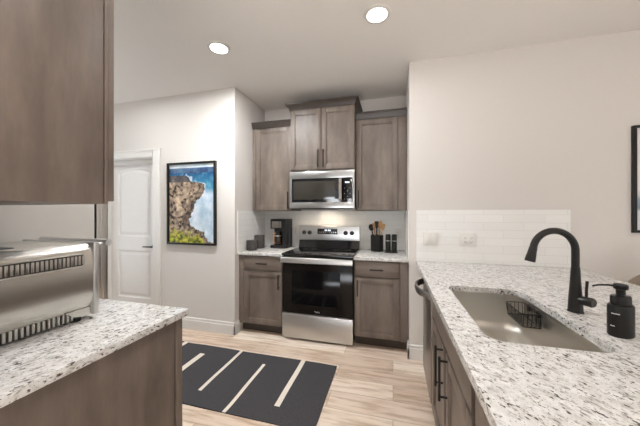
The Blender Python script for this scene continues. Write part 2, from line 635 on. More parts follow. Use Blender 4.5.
# ------------------------------------------------------------------ recessed ceiling lights
def downlight(x, y, label, group='recessed ceiling lights', power=0):
    t = thing('recessed_light', label, 'ceiling light', (x, y, ZC), group)
    bm = bmesh.new()
    add_lathe(bm, [(0.066, -0.004), (0.070, -0.010), (0.092, -0.006), (0.095, -0.0005)], (x, y, ZC), 40)
    obj('trim_ring', bm, 'white', t)
    obj('diffuser', lathe([(0.0, -0.0125), (0.05, -0.0125), (0.069, -0.0105), (0.069, -0.006)], (x, y, ZC), 40), 'lamp', t)
    l = bpy.data.lights.new('lamp', 'AREA')
    l.shape = 'DISK'
    l.size = 0.13
    l.energy = power
    l.color = (0.95, 0.985, 1.01)
    lo = bpy.data.objects.new('lamp', l)
    COL.objects.link(lo)
    lo.parent = t
    lo.location = (0, 0, -0.016)
downlight(-1.415, 1.946, 'recessed round ceiling light nearer the door and seascape', power=LAMP_LEFT)
downlight(-0.108, 1.911, 'recessed round ceiling light nearer the tall plain wall on the right', power=LAMP_RIGHT)
downlight(-2.72, 1.95, 'recessed round ceiling light out of view in front of the door', power=LAMP_HALL)
downlight(-0.108, 0.62, 'recessed round ceiling light out of view above the aisle', power=LAMP_NEAR)
for x, y in ((0.9, -1.6), (2.6, -1.6), (-2.2, -1.6)):
    downlight(x, y, 'recessed round ceiling light out of view', power=LAMP_REAR)


# ------------------------------------------------------------------ cabinets
def frame_door(lo, hi, face, out, stile=0.057, th=0.02, rec=0.012):
    """shaker door as one mesh. lo/hi: (u0,z0),(u1,z1) on plane 'face'; out: (axis, sign)"""
    ax, sg = out
    bm = bmesh.new()
    def B(u0, z0, u1, z1, d0, d1, bev=0.002):
        a0, a1 = face + sg * d0, face + sg * d1
        if ax == 'Y': add_box(bm, (u0, a0, z0), (u1, a1, z1), bev)
        else: add_box(bm, (a0, u0, z0), (a1, u1, z1), bev)
    (u0, z0), (u1, z1) = lo, hi
    B(u0, z0, u0 + stile, z1, 0, th)
    B(u1 - stile, z0, u1, z1, 0, th)
    B(u0 + stile, z0, u1 - stile, z0 + stile, 0, th)
    B(u0 + stile, z1 - stile, u1 - stile, z1, 0, th)
    B(u0 + stile - 0.002, z0 + stile - 0.002, u1 - stile + 0.002, z1 - stile + 0.002, 0.002, th - rec, 0)
    # small inner bead
    s = stile
    for q in ((u0 + s, z0 + s, u0 + s + 0.006, z1 - s), (u1 - s - 0.006, z0 + s, u1 - s, z1 - s),
              (u0 + s, z0 + s, u1 - s, z0 + s + 0.006), (u0 + s, z1 - s - 0.006, u1 - s, z1 - s)):
        B(*q, 0.004, th - rec * 0.5, 0.0015)
    return bm


def bar_pull(p, length, axis, out, r=0.0068, stand=0.032, inset=0.018):
    """bar pull centred at p on the face"""
    p = Vector(p)
    o = Vector(out)
    a = Vector(axis)
    bm = bmesh.new()
    add_tube(bm, [p - a * length / 2 + o * stand, p + a * length / 2 + o * stand], r, 10)
    for s in (-1, 1):
        q = p + a * s * (length / 2 - inset)
        add_tube(bm, [q, q + o * stand], r * 0.85, 8)
    return bm


CT, CB = 0.905, 0.875       # countertop top and underside
def base_cabinet(label, x0, x1, yf, doors, drawer, fill_l=0.0, fill_r=0.0, pull_side=1):
    t = thing('base_cabinet', label, 'cabinet', ((x0 + x1) / 2, yf + 0.3, 0), 'base cabinets beside the range')
    bm = bmesh.new()
    add_box(bm, (x0, yf + 0.02, 0.105), (x1, 3.30, CB - 0.001), 0.0015)
    obj('body', bm, 'wood', t)
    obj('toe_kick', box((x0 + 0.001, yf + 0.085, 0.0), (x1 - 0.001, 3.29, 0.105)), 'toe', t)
    if fill_l: obj('filler_strip', box((x0, yf + 0.004, 0.105), (x0 + fill_l, yf + 0.02, CB - 0.002), 0.0015), 'wood', t)
    if fill_r: obj('filler_strip', box((x1 - fill_r, yf + 0.004, 0.105), (x1, yf + 0.02, CB - 0.002), 0.0015), 'wood', t)
    u0, u1 = x0 + fill_l + 0.007, x1 - fill_r - 0.007
    d = obj('drawer', box((u0, yf, 0.715), (u1, yf + 0.02, 0.862), 0.003), 'wood_h', t)
    obj('handle', bar_pull(((u0 + u1) / 2, yf, 0.788), 0.13, (1, 0, 0), (0, -1, 0)), 'pull', d)
    d = obj('door', frame_door((u0, 0.112), (u1, 0.703), yf + 0.02, ('Y', -1)), 'wood', t)
    hx = u1 - 0.03 if pull_side > 0 else u0 + 0.03
    obj('handle', bar_pull((hx, yf, 0.60), 0.16, (0, 0, 1), (0, -1, 0)), 'pull', d)
    return t
RX0, RX1 = -1.148, -0.384   # the range
YC = 2.675                  # front plane of the base cabinet doors
base_cabinet('dark brown base cabinet under the canisters and coffee maker', AX0 + 0.004, RX0 - 0.006, YC, 1, 1, fill_l=0.06, pull_side=1)
base_cabinet('dark brown base cabinet under the utensil crock', RX1 + 0.006, AX1 - 0.004, YC, 1, 1, fill_r=0.075, pull_side=-1)

def upper_cabinet(name, label, x0, x1, yf, z0, z1, ndoor, fl, fr, pulls, crown_out, crown_h, crown_ends):
    t = thing(name, label, 'cabinet', ((x0 + x1) / 2, YF, z0), 'upper cabinets over the range wall')
    obj('body', box((x0, yf + 0.02, z0), (x1, YF - 0.001, z1), 0.0015), 'wood', t)
    if fl: obj('filler_strip', box((x0, yf + 0.004, z0), (x0 + fl, yf + 0.02, z1), 0.001), 'wood', t)
    if fr: obj('filler_strip', box((x1 - fr, yf + 0.004, z0), (x1, yf + 0.02, z1), 0.001), 'wood', t)
    u0, u1 = x0 + fl + 0.004, x1 - fr - 0.004
    w = (u1 - u0) / ndoor
    for k in range(ndoor):
        a, b = u0 + k * w + 0.003, u0 + (k + 1) * w - 0.003
        d = obj('door', frame_door((a, z0 + 0.006), (b, z1 - 0.012), yf + 0.02, ('Y', -1)), 'wood', t)
        s = pulls[k]
        hx = b - 0.028 if s > 0 else a + 0.028
        obj('handle', bar_pull((hx, yf, z0 + 0.125), 0.20, (0, 0, 1), (0, -1, 0)), 'pull', d)
    # crown moulding swept along the front (and the open ends)
    prof = [(0, -0.012), (0.006, -0.012), (0.010, 0.008), (0.020, 0.35 * crown_h), (0.62 * crown_out, 0.60 * crown_h), (0.80 * crown_out, 0.72 * crown_h), (crown_out, 0.80 * crown_h), (crown_out, crown_h), (0, crown_h)]
    bm = bmesh.new()
    path = []
    le, re = crown_ends
    def corner(x, y, ox, oy):
        return [bm.verts.new((x + ox * d, y + oy * d, z1 + z)) for d, z in prof]
    rows = []
    if le: rows.append(corner(x0, YF - 0.002, -1, 0)); rows.append(corner(x0, yf, -1, -1))
    else: rows.append(corner(x0, yf, 0, -1))
    if re: rows.append(corner(x1, yf, 1, -1)); rows.append(corner(x1, YF - 0.002, 1, 0))
    else: rows.append(corner(x1, yf, 0, -1))
    for A, B in zip(rows, rows[1:]):
        for k in range(len(prof) - 1):
            bm.faces.new((A[k], A[k + 1], B[k + 1], B[k]))
    add_box(bm, (x0, yf + 0.001, z1), (x1, YF - 0.002, z1 + crown_h - 0.001))
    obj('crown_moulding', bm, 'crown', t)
    return t
UY = 2.97
upper_cabinet('upper_cabinet', 'single-door brown upper cabinet above the coffee maker', AX0 + 0.012, -1.166, UY, 1.372, 2.388, 1, 0.035, 0, [1], 0.032, 0.064, (False, False))
upper_cabinet('upper_cabinet', 'tall double-door brown upper cabinet directly over the microwave', -1.162, -0.406, 2.915, 1.834, 2.545, 2, 0, 0, [1, -1], 0.045, 0.062, (True, True))
upper_cabinet('upper_cabinet', 'single-door brown upper cabinet above the utensil crock', -0.402, AX1 - 0.004, UY, 1.372, 2.388, 1, 0, 0.085, [-1], 0.032, 0.064, (False, False))

# countertops beside the range, backsplash tiles
tag(obj('countertop', box((AX0 + 0.002, 2.655, CB), (RX0 - 0.004, YF - 0.01, CT), 0.004), 'granite', pivot=(-1.4, 2.9, CB)),
    'short speckled granite countertop holding the coffee maker', 'countertop')
tag(obj('countertop', box((RX1 + 0.004, 2.655, CB), (AX1 - 0.002, YF - 0.01, CT), 0.004), 'granite', pivot=(-0.1, 2.9, CB)),
    'short speckled granite countertop holding the utensil crock', 'countertop')
bm = box((AX0 + 0.009, YF - 0.009, CT + 0.0005), (AX1 - 0.009, YF - 0.0005, 1.371))
struct('backsplash_trim_back', bm, 'tileY', smooth=False, label='white subway tile backsplash behind the range')
struct('backsplash_trim_left', box((AX0 + 0.0005, WF + 0.055, CT + 0.0005), (AX0 + 0.0085, YF - 0.0005, 1.371)), 'tileX', smooth=False, label='white subway tile beside the canisters')
struct('backsplash_trim_right', box((AX1 - 0.0085, WF + 0.055, CT + 0.0005), (AX1 - 0.0005, YF - 0.0005, 1.371)), 'tileX', smooth=False, label='white subway tile beside the pepper mills')
struct('backsplash_trim_peninsula', box((0.205, WF - 0.009, CT + 0.0005), (1.372, WF - 0.0005, 1.371), 0.001), 'tileY', smooth=False, label='white subway tile panel behind the peninsula counter')


# ------------------------------------------------------------------ range
def build_range():
    x0, x1 = RX0, RX1
    t = thing('range', 'freestanding stainless steel electric range with black glass oven door', 'range', ((x0 + x1) / 2, 2.95, 0))
    yb, yfb = 3.27, 2.69
    obj('body', box((x0, yfb, 0.035), (x1, yb, 0.895), 0.003), 'black_plastic', t)
    for fx in (x0 + 0.04, x1 - 0.04):
        obj('foot', lathe([(0.018, 0), (0.018, 0.036)], (fx, 2.76, 0), 16), 'black_plastic', t)
        obj('foot', lathe([(0.018, 0), (0.018, 0.036)], (fx, 3.2, 0), 16), 'black_plastic', t)
    c = obj('cooktop', box((x0 - 0.002, 2.645, 0.893), (x1 + 0.002, 3.195, 0.917), 0.006, 3), 'cooktop', t)
    for cx, cy, r in ((-0.96, 2.80, 0.11), (-0.57, 2.80, 0.085), (-0.96, 3.05, 0.075), (-0.57, 3.05, 0.10)):
        bm = bmesh.new()
        n = 48
        for rr, dr_ in ((r, 0.0025), (r * 0.62, 0.0018)):
            A = [bm.verts.new((cx + rr * math.cos(2 * PI * k / n), cy + rr * math.sin(2 * PI * k / n), 0.9173)) for k in range(n)]
            B = [bm.verts.new((cx + (rr - dr_) * math.cos(2 * PI * k / n), cy + (rr - dr_) * math.sin(2 * PI * k / n), 0.9173)) for k in range(n)]
            for k in range(n):
                bm.faces.new((A[k], A[(k + 1) % n], B[(k + 1) % n], B[k]))
        obj('burner_ring', bm, 'charcoal_ceramic', c)
    # backguard: dark sloped lower half, steel control face
    bgp = obj('backguard', prism([(3.175, 0.915), (3.27, 0.915), (3.27, 1.01), (3.20, 1.01)], x0 + 0.003, x1 - 0.003, 'X'), 'black_glass', t)
    obj('control_panel', box((x0 - 0.001, 3.192, 1.008), (x1 + 0.001, 3.28, 1.188), 0.007, 3), 'steel', t)
    dp = obj('display', box((-0.905, 3.188, 1.085), (-0.652, 3.193, 1.152), 0.002), 'black_glass', t)
    bm = bmesh.new()
    for k in range(4):
        add_box(bm, (-0.81 + k * 0.018 + (0.006 if k > 1 else 0), 3.1868, 1.124), (-0.80 + k * 0.018 + (0.006 if k > 1 else 0), 3.1882, 1.142))
    obj('clock_segments', bm, 'display', dp)
    bm = bmesh.new()
    for row in (1.098, 1.110):
        for k in range(9):
            if 3 <= k <= 4 and row > 1.1: continue
            add_box(bm, (-0.89 + k * 0.026, 3.1870, row), (-0.877 + k * 0.026, 3.1882, row + 0.003))
    obj('keypad_markings', bm, 'mark', dp)
    for kx in (-1.078, -1.006, -0.552, -0.476):
        k = obj('knob', lathe([(0.027, 0), (0.026, 0.010), (0.021, 0.012), (0.020, 0.030), (0.017, 0.033), (0, 0.033)], (kx, 3.192, 1.102), 24, rot=Matrix.Rotation(PI / 2, 3, 'X')), 'black_plastic', t)
        obj('knob_grip', box((kx - 0.004, 3.153, 1.084), (kx + 0.004, 3.162, 1.120), 0.002), 'black_plastic', k)
    # oven door
    d = obj('oven_door', box((x0 + 0.002, 2.652, 0.288), (x1 - 0.002, 2.689, 0.886), 0.006, 3), 'oven_glass', t)
    obj('window', box((x0 + 0.11, 2.6505, 0.385), (x1 - 0.13, 2.653, 0.74), 0.001), 'oven_window', d)
    h = bmesh.new()
    prof = rrect(2.606, 0.822, 2.634, 0.880, 0.008, 4)
    add_prism(h, prof, x0 + 0.001, x1 - 0.001, 'X')
    for ex in (x0 + 0.02, x1 - 0.05):
        add_box(h, (ex, 2.630, 0.838), (ex + 0.03, 2.654, 0.868), 0.003)
    obj('handle', h, 'steel', d)
    # storage drawer
    dw = obj('drawer', box((x0 + 0.002, 2.650, 0.024), (x1 - 0.002, 2.689, 0.279), 0.005, 3), 'steel', t)
    # small pale maker's mark, an unreadable squiggle, on the lower door edge
    bm = bmesh.new()
    pts = [(-0.785 + 0.056 * s / 24, 2.6508, 0.318 + 0.006 * math.sin(s * 1.05) + (0.004 if s < 5 else 0)) for s in range(25)]
    add_tube(bm, pts, 0.0016, 6)
    obj('maker_mark', bm, 'mark', d)
build_range()


# ------------------------------------------------------------------ over-the-range microwave
def build_microwave():
    x0, x1, z0, z1, yf = -1.163, -0.405, 1.392, 1.822, 2.905
    t = thing('microwave', 'stainless over-the-range microwave with black glass window', 'microwave', ((x0 + x1) / 2, YF, z0))
    obj('body', box((x0 + 0.002, yf + 0.035, z0), (x1 - 0.002, YF - 0.011, z1), 0.003), 'black_plastic', t)
    # frame: door skin in steel with an opening for the glass
    bm = bmesh.new()
    gx0, gx1, gz0, gz1 = x0 + 0.028, x1 - 0.026, z0 + 0.075, z1 - 0.085
    add_box(bm, (x0, yf, z1 - 0.085), (x1, yf + 0.036, z1), 0.004)
    add_box(bm, (x0, yf, z0 + 0.006), (x1, yf + 0.036, z0 + 0.075), 0.004)
    add_box(bm, (x0, yf, z0 + 0.075), (gx0, yf + 0.036, z1 - 0.085), 0.002)
    add_box(bm, (gx1, yf, z0 + 0.075), (x1, yf + 0.036, z1 - 0.085), 0.002)
    obj('front_frame', bm, 'steel_micro', t)
    d = obj('door', box((gx0 - 0.001, yf + 0.003, gz0 - 0.001), (gx1 - 0.125, yf + 0.030, gz1 + 0.001), 0.002), 'black_glass', t)
    obj('window', box((gx0 + 0.02, yf + 0.0015, gz0 + 0.03), (gx1 - 0.19, yf + 0.0035, gz1 - 0.03), 0.001), 'window_glass', d)
    hx = gx1 - 0.130
    hp = [(hx, yf + 0.004, gz0 + 0.012), (hx, yf - 0.022, gz0 + 0.03), (hx, yf - 0.034, (gz0 + gz1) / 2), (hx, yf - 0.022, gz1 - 0.02), (hx, yf + 0.004, gz1 - 0.004)]
    bm = bmesh.new()
    rows = []
    for (px, py, pz) in hp:
        rows.append([bm.verts.new((px + sx, py + sy, pz)) for sx, sy in ((-0.018, 0), (-0.012, -0.008), (0.012, -0.008), (0.018, 0), (0.012, 0.006), (-0.012, 0.006))])
    for A, B in zip(rows, rows[1:]):
        for k in range(6): bm.faces.new((A[k], A[(k + 1) % 6], B[(k + 1) % 6], B[k]))
    bm.faces.new(rows[0]); bm.faces.new(list(reversed(rows[-1])))
    obj('handle', bm, 'polished', d)
    c = obj('control_panel', box((gx1 - 0.122, yf + 0.003, gz0 - 0.001), (gx1 + 0.001, yf + 0.030, gz1 + 0.001), 0.002), 'black_glass', t)
    bm = bmesh.new()
    for k in range(4): add_box(bm, (gx1 - 0.078 + k * 0.013, yf + 0.0018, gz1 - 0.062), (gx1 - 0.070 + k * 0.013, yf + 0.0034, gz1 - 0.046))
    obj('clock_segments', bm, 'display', c)
    bm = bmesh.new()
    for k in range(3):
        for j in range(5):
            if j > 0 and (k + j) % 2: continue
            add_box(bm, (gx1 - 0.088 + k * 0.030, yf + 0.0020, gz0 + 0.03 + j * 0.03), (gx1 - 0.079 + k * 0.030, yf + 0.0034, gz0 + 0.034 + j * 0.03))
    obj('keypad_markings', bm, 'mark', c)
    obj('vent_grille', box((x0 + 0.02, yf + 0.02, z0 - 0.006), (x1 - 0.02, yf + 0.09, z0 + 0.001), 0.002), 'black_plastic', t)
    lamp = obj('task_lamp', box((-0.85, 3.06, z0 - 0.004), (-0.72, 3.12, z0 + 0.0005), 0.001), 'lamp', t)
    l = bpy.data.lights.new('lamp', 'AREA')
    l.shape = 'RECTANGLE'; l.size = 0.12; l.size_y = 0.05; l.energy = TASK_POWER; l.color = (1.0, 0.86, 0.66)
    lo = bpy.data.objects.new('lamp', l)
    COL.objects.link(lo)
    lo.parent = t
    lo.location = Vector((-0.785, 3.09, z0 - 0.008)) - t.location
build_microwave()


# ------------------------------------------------------------------ peninsula: cabinets, dishwasher, top, sink, faucet
PX = 0.238                       # front plane of the peninsula doors
PXB = 1.02                       # back of the peninsula cabinets
def pen_shell(x0, y0, y1):
    bm = bmesh.new()
    add_box(bm, (x0, y0, 0.105), (PXB, y0 + 0.018, CB - 0.001))
    add_box(bm, (x0, y1 - 0.018, 0.105), (PXB, y1, CB - 0.001))
    add_box(bm, (x0, y0, 0.105), (PXB, y1, 0.123))
    add_box(bm, (PXB - 0.018, y0, 0.105), (PXB, y1, CB - 0.001))
    # face frame
    add_box(bm, (x0, y0, 0.105), (x0 + 0.02, y0 + 0.035, CB - 0.001))
    add_box(bm, (x0, y1 - 0.035, 0.105), (x0 + 0.02, y1, CB - 0.001))
    add_box(bm, (x0, y0 + 0.035, CB - 0.035), (x0 + 0.02, y1 - 0.035, CB - 0.001))
    add_box(bm, (x0, y0 + 0.035, 0.105), (x0 + 0.02, y1 - 0.035, 0.14))
    return bm
def sink_base():
    y0, y1 = 0.925, 1.835
    t = thing('sink_cabinet', 'dark brown sink base cabinet with two doors and black bar handles', 'cabinet', (0.6, (y0 + y1) / 2, 0))
    obj('body', pen_shell(PX + 0.021, y0, y1), 'wood', t)
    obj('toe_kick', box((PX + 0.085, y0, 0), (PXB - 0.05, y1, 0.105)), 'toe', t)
    obj('false_drawer_front', box((PX, y0 + 0.018, 0.706), (PX + 0.02, y1 - 0.018, 0.862), 0.003), 'wood_y', t)
    ym = (y0 + y1) / 2
    for a, b, hy in ((y0 + 0.018, ym - 0.018, ym - 0.055), (ym + 0.018, y1 - 0.018, ym + 0.055)):
        d = obj('door', frame_door((a, 0.112), (b, 0.690), PX + 0.02, ('X', -1)), 'wood', t)
        obj('handle', bar_pull((PX, hy, 0.585), 0.20, (0, 0, 1), (-1, 0, 0), 0.006, 0.034), 'black_metal', d)
sink_base()
def pen_base():
    y0, y1 = -0.30, 0.919
    t = thing('base_cabinet', 'dark brown base cabinet at the near end of the peninsula', 'cabinet', (0.6, 0.3, 0))
    obj('body', pen_shell(PX + 0.021, y0, y1), 'wood', t)
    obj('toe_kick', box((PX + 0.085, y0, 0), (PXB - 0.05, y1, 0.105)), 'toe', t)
    for a, b in ((0.475, y1 - 0.020), (0.0, 0.455)):
        dw = obj('drawer', box((PX, a, 0.700), (PX + 0.02, b, 0.862), 0.003), 'wood_y', t)
        obj('handle', bar_pull((PX, (a + b) / 2, 0.78), 0.16, (0, 1, 0), (-1, 0, 0), 0.006, 0.034), 'black_metal', dw)
        d = obj('door', frame_door((a, 0.112), (b, 0.690), PX + 0.02, ('X', -1)), 'wood', t)
        obj('handle', bar_pull((PX, a + 0.04, 0.585), 0.20, (0, 0, 1), (-1, 0, 0), 0.006, 0.034), 'black_metal', d)
pen_base()
def dishwasher():
    y0, y1 = 1.842, 2.300
    t = thing('dishwasher', 'stainless dishwasher with a bowed handle at the wall end of the peninsula', 'dishwasher', (0.55, (y0 + y1) / 2, 0))
    obj('body', box((PX + 0.03, y0 + 0.002, 0.105), (0.86, y1 - 0.002, CB - 0.003), 0.002), 'black_plastic', t)
    obj('toe_kick', box((PX + 0.09, y0 + 0.004, 0), (0.84, y1 - 0.004, 0.105)), 'black_plastic', t)
    d = obj('door', box((PX - 0.004, y0 + 0.003, 0.115), (PX + 0.03, y1 - 0.003, CB - 0.012), 0.006, 3), 'steel_dark', t)
    bm = bmesh.new()
    yc = (y0 + y1) / 2
    pts = []
    for k in range(25):
        s = -1 + 2 * k / 24
        bow = (1 - abs(s) ** 2.6)
        pts.append((PX - 0.002 - 0.072 * bow, yc + 0.205 * s, 0.802))
    rows = []
    for i, p in enumerate(pts):
        p = Vector(p)
        rows.append([bm.verts.new(p + Vector((dx, 0, dz))) for dx, dz in ((-0.006, -0.022), (0.006, -0.022), (0.008, 0), (0.006, 0.022), (-0.006, 0.022), (-0.010, 0))])
    for A, B in zip(rows, rows[1:]):
        for k in range(6): bm.faces.new((A[k], A[(k + 1) % 6], B[(k + 1) % 6], B[k]))
    bm.faces.new(rows[0]); bm.faces.new(list(reversed(rows[-1])))
    obj('handle', bm, 'steel_dark', d)
dishwasher()
tag(obj('filler_panel', box((PX + 0.062, 2.304, 0.0), (PX + 0.082, WF - 0.019, CB - 0.001), 0.001), 'white', pivot=(PX + 0.07, 2.45, 0)),
    'narrow white filler strip between the dishwasher and the wall', 'filler panel')
tag(obj('back_panel', box((PXB + 0.002, -0.30, 0.0), (PXB + 0.02, WF - 0.019, CB - 0.001), 0.002), 'wood', pivot=(PXB, 1.2, 0)),
    'brown panel closing the seating side of the peninsula under the overhang', 'panel')

SX0, SX1, SY0, SY1 = 0.318, 0.695, 1.045, 1.775    # sink cut-out
CTX0, CTX1, CTY0 = 0.208, 1.435, -0.32
def plate_with_hole(outer, inner, z0, z1):
    bm = bmesh.new()
    def loop(pts, z):
        vs = [bm.verts.new((x, y, z)) for x, y in pts]
        es = [bm.edges.new((vs[k], vs[(k + 1) % len(vs)])) for k in range(len(vs))]
        return vs, es
    ov, oe = loop(outer, z1)
    iv, ie = loop(inner, z1)
    bmesh.ops.triangle_fill(bm, use_beauty=True, edges=oe + ie)
    top = list(bm.faces)
    r = bmesh.ops.extrude_face_region(bm, geom=top)
    vs = [g for g in r['geom'] if isinstance(g, bmesh.types.BMVert)]
    bmesh.ops.translate(bm, verts=vs, vec=(0, 0, z0 - z1))
    return bm
cut = rrect(SX0, SY0, SX1, SY1, [0.085, 0.06, 0.06, 0.06], 10)
bm = plate_with_hole([(CTX0, CTY0), (CTX1, CTY0), (CTX1, WF - 0.010), (CTX0, WF - 0.010)], cut, CB, CT)
ct = obj('countertop', bm, 'granite', smooth=False, pivot=(0.8, 1.1, CB))
tag(ct, 'long speckled granite peninsula countertop with the sink cut-out', 'countertop')

def sink():
    t = thing('sink', 'undermount stainless steel kitchen sink set in the granite peninsula', 'sink', ((SX0 + SX1) / 2, (SY0 + SY1) / 2, CB - 0.21))
    bm = bmesh.new()
    levels = [(0.030, CB - 0.0015, 0), (-0.002, CB - 0.0015, 0), (-0.003, CB - 0.006, 0), (0.002, CB - 0.06, 0), (0.006, CB - 0.16, 0), (0.014, CB - 0.185, 0), (0.032, CB - 0.200, 0), (0.065, CB - 0.205, 0)]
    rows = []
    for k, (ins, z, _) in enumerate(levels):
        s = -0.030 if k == 0 else ins + 0.0
        i = -0.028 if k == 0 else ins - 0.004
        rr = [max(0.012, 0.085 - i * 0.6), max(0.012, 0.06 - i * 0.6), max(0.012, 0.06 - i * 0.6), max(0.012, 0.06 - i * 0.6)]
        rows.append([bm.verts.new((x, y, z)) for x, y in rrect(SX0 + i, SY0 + i, SX1 - i, SY1 - i, rr, 10)])
    n = len(rows[0])
    for A, B in zip(rows, rows[1:]):
        for k in range(n): bm.faces.new((A[k], A[(k + 1) % n], B[(k + 1) % n], B[k]))
    bm.faces.new(rows[-1])
    o = obj('basin', bm, 'sink', t)
    sol = o.modifiers.new('thickness', 'SOLIDIFY')
    sol.thickness = 0.0012
    sol.offset = -1 if False else 1
    cx, cy, cz = (SX0 + SX1) / 2, (SY0 + SY1) / 2, CB - 0.205
    d = obj('drain', lathe([(0.0, 0.0025), (0.030, 0.0025), (0.036, 0.005), (0.055, 0.004), (0.057, 0.0)], (cx, cy + 0.02, cz), 32), 'steel', t)
    obj('strainer', lathe([(0.028, 0.003), (0.028, 0.006), (0.006, 0.007), (0.006, 0.016), (0, 0.017)], (cx, cy + 0.02, cz), 24), 'black_metal', d)
sink()

def caddy():
    xw = SX1 - 0.004
    x0, x1, y0, y1, zt, zb = xw - 0.092, xw - 0.004, 1.500, 1.695, 0.858, 0.793
    t = thing('sink_caddy', 'small black wire sponge basket hung inside the sink', 'basket', ((x0 + x1) / 2, (y0 + y1) / 2, zb))
    bm = bmesh.new()
    rim = rrect(x0, y0, x1, y1, 0.012, 4)
    rim.append(rim[0])
    add_tube(bm, [(x, y, zt) for x, y in rim], 0.0032, 8)
    obj('rim', bm, 'black_metal', t)
    bm = bmesh.new()
    ins = 0.008
    low = rrect(x0 + ins, y0 + ins, x1 - 0.002, y1 - ins, 0.010, 4)
    low.append(low[0])
    add_tube(bm, [(x, y, zb) for x, y in low], 0.0026, 8)
    for k in range(13):
        f = (k + 0.5) / 13
        ya, yb_ = y0 + (y1 - y0) * f, y0 + ins + (y1 - y0 - 2 * ins) * f
        add_tube(bm, [(x0, ya, zt), (x0 + ins, yb_, zb), (x1 - 0.002, yb_, zb), (x1, ya, zt)], 0.0016, 6)
    for k in range(5):
        f = (k + 0.5) / 5
        xa = x0 + (x1 - x0) * f
        add_tube(bm, [(xa, y0, zt), (xa, y0 + ins, zb), (xa, y1 - ins, zb), (xa, y1, zt)], 0.0016, 6)
    obj('wire_basket', bm, 'black_metal', t)
    for yy in (y0 + 0.05, y1 - 0.05):
        obj('suction_cup', lathe([(0.018, 0), (0.016, 0.005), (0.006, 0.006)], (xw - 0.0005, yy, zt - 0.012), 16, rot=Matrix.Rotation(-PI / 2, 3, 'Y')), 'black_plastic', t)
caddy()

def faucet():
    bx, by = 0.785, 1.450
    t = thing('faucet', 'matte black gooseneck pull-down faucet beside the sink', 'faucet', (bx, by, CT))
    dirv = Vector((-0.985, -0.17, 0)).normalized()
    obj('base', lathe([(0.029, 0), (0.029, 0.004), (0.0265, 0.008), (0.0255, 0.04), (0.0235, 0.075), (0.0195, 0.13), (0.0165, 0.185), (0.0155, 0.20)], (bx, by, CT), 32), 'black_metal', t)
    R = 0.088
    top = CT + 0.272
    pts = [(bx, by, CT + 0.195), (bx, by, CT + 0.24)]
    for k in range(0, 25):
        a = PI * 0.945 * k / 24
        p = Vector((bx, by, top)) + dirv * (R - R * math.cos(a)) + Vector((0, 0, R * math.sin(a)))
        pts.append(p)
    obj('spout', tube(pts, 0.0145, 16), 'black_metal', t)
    a = PI * 0.945
    end = Vector(pts[-1])
    tn = (Vector(pts[-1]) - Vector(pts[-2])).normalized()
    obj('spray_head', tube([end - tn * 0.002, end + tn * 0.008, end + tn * 0.025, end + tn * 0.060, end + tn * 0.068], [0.0145, 0.0158, 0.0168, 0.0205, 0.0195], 20), 'black_metal', t)
    ld = Vector((0.52, -0.85, 0.0)).normalized()
    hz = CT + 0.058
    c = Vector((bx, by, hz))
    h = obj('handle', tube([c + ld * 0.012, c + ld * 0.03, c + ld * 0.060, c + ld * 0.066], [0.018, 0.019, 0.0205, 0.0175], 20), 'black_metal', t)
    q = c + ld * 0.040
    obj('lever', tube([q + Vector((0, 0, 0.010)), q + Vector((0, 0, 0.05)), q + Vector((0.002, -0.001, 0.088))], [0.0055, 0.005, 0.0058], 12), 'black_metal', h)
faucet()

def soap():
    c = Vector((0.790, 1.212, CT))
    ang = math.radians(28)
    R = Matrix.Rotation(ang, 3, 'Z')
    t = thing('soap_dispenser', 'oval matte black soap pump bottle beside the faucet', 'soap dispenser', c)
    sx, sy = 1.0, 0.72
    obj('bottle', lathe([(0.040, 0), (0.0435, 0.004), (0.0435, 0.104), (0.041, 0.111), (0.034, 0.113)], c, 40, sx=sx, sy=sy, rot=R), 'black', t)
    obj('collar', lathe([(0.033, 0.112), (0.034, 0.115), (0.034, 0.138), (0.031, 0.143), (0.014, 0.144), (0.013, 0.150)], c, 40, sx=sx, sy=sy, rot=R), 'black', t)
    p = bmesh.new()
    add_lathe(p, [(0.0125, 0.148), (0.0125, 0.165), (0.019, 0.167), (0.020, 0.180), (0.017, 0.184), (0, 0.184)], c, 24)
    d = Vector((-0.985, 0.12, 0)).normalized()
    z = Vector((0, 0, 1))
    add_tube(p, [c + z * 0.176 + d * 0.01, c + z * 0.178 + d * 0.035, c + z * 0.176 + d * 0.06, c + z * 0.170 + d * 0.078], [0.0042, 0.0036, 0.0032, 0.003], 10)
    obj('pump', p, 'black', t)
    # small pale lines of print on the side towards the sink
    for (z0, z1, a0, a1) in ((0.082, 0.0855, 205, 243), (0.038, 0.0415, 200, 222)):
        bm = bmesh.new()
        n = 8
        A, B = [], []
        for k in range(n + 1):
            th = math.radians(a0 + (a1 - a0) * k / n) - ang
            v = R @ Vector((0.0440 * math.cos(th) * sx, 0.0440 * math.sin(th) * sy, 0))
            A.append(bm.verts.new(c + v + Vector((0, 0, z0)))); B.append(bm.verts.new(c + v + Vector((0, 0, z1))))
        for k in range(n): bm.faces.new((A[k], A[k + 1], B[k + 1], B[k]))
        obj('label_lettering', bm, 'mark', t)
soap()

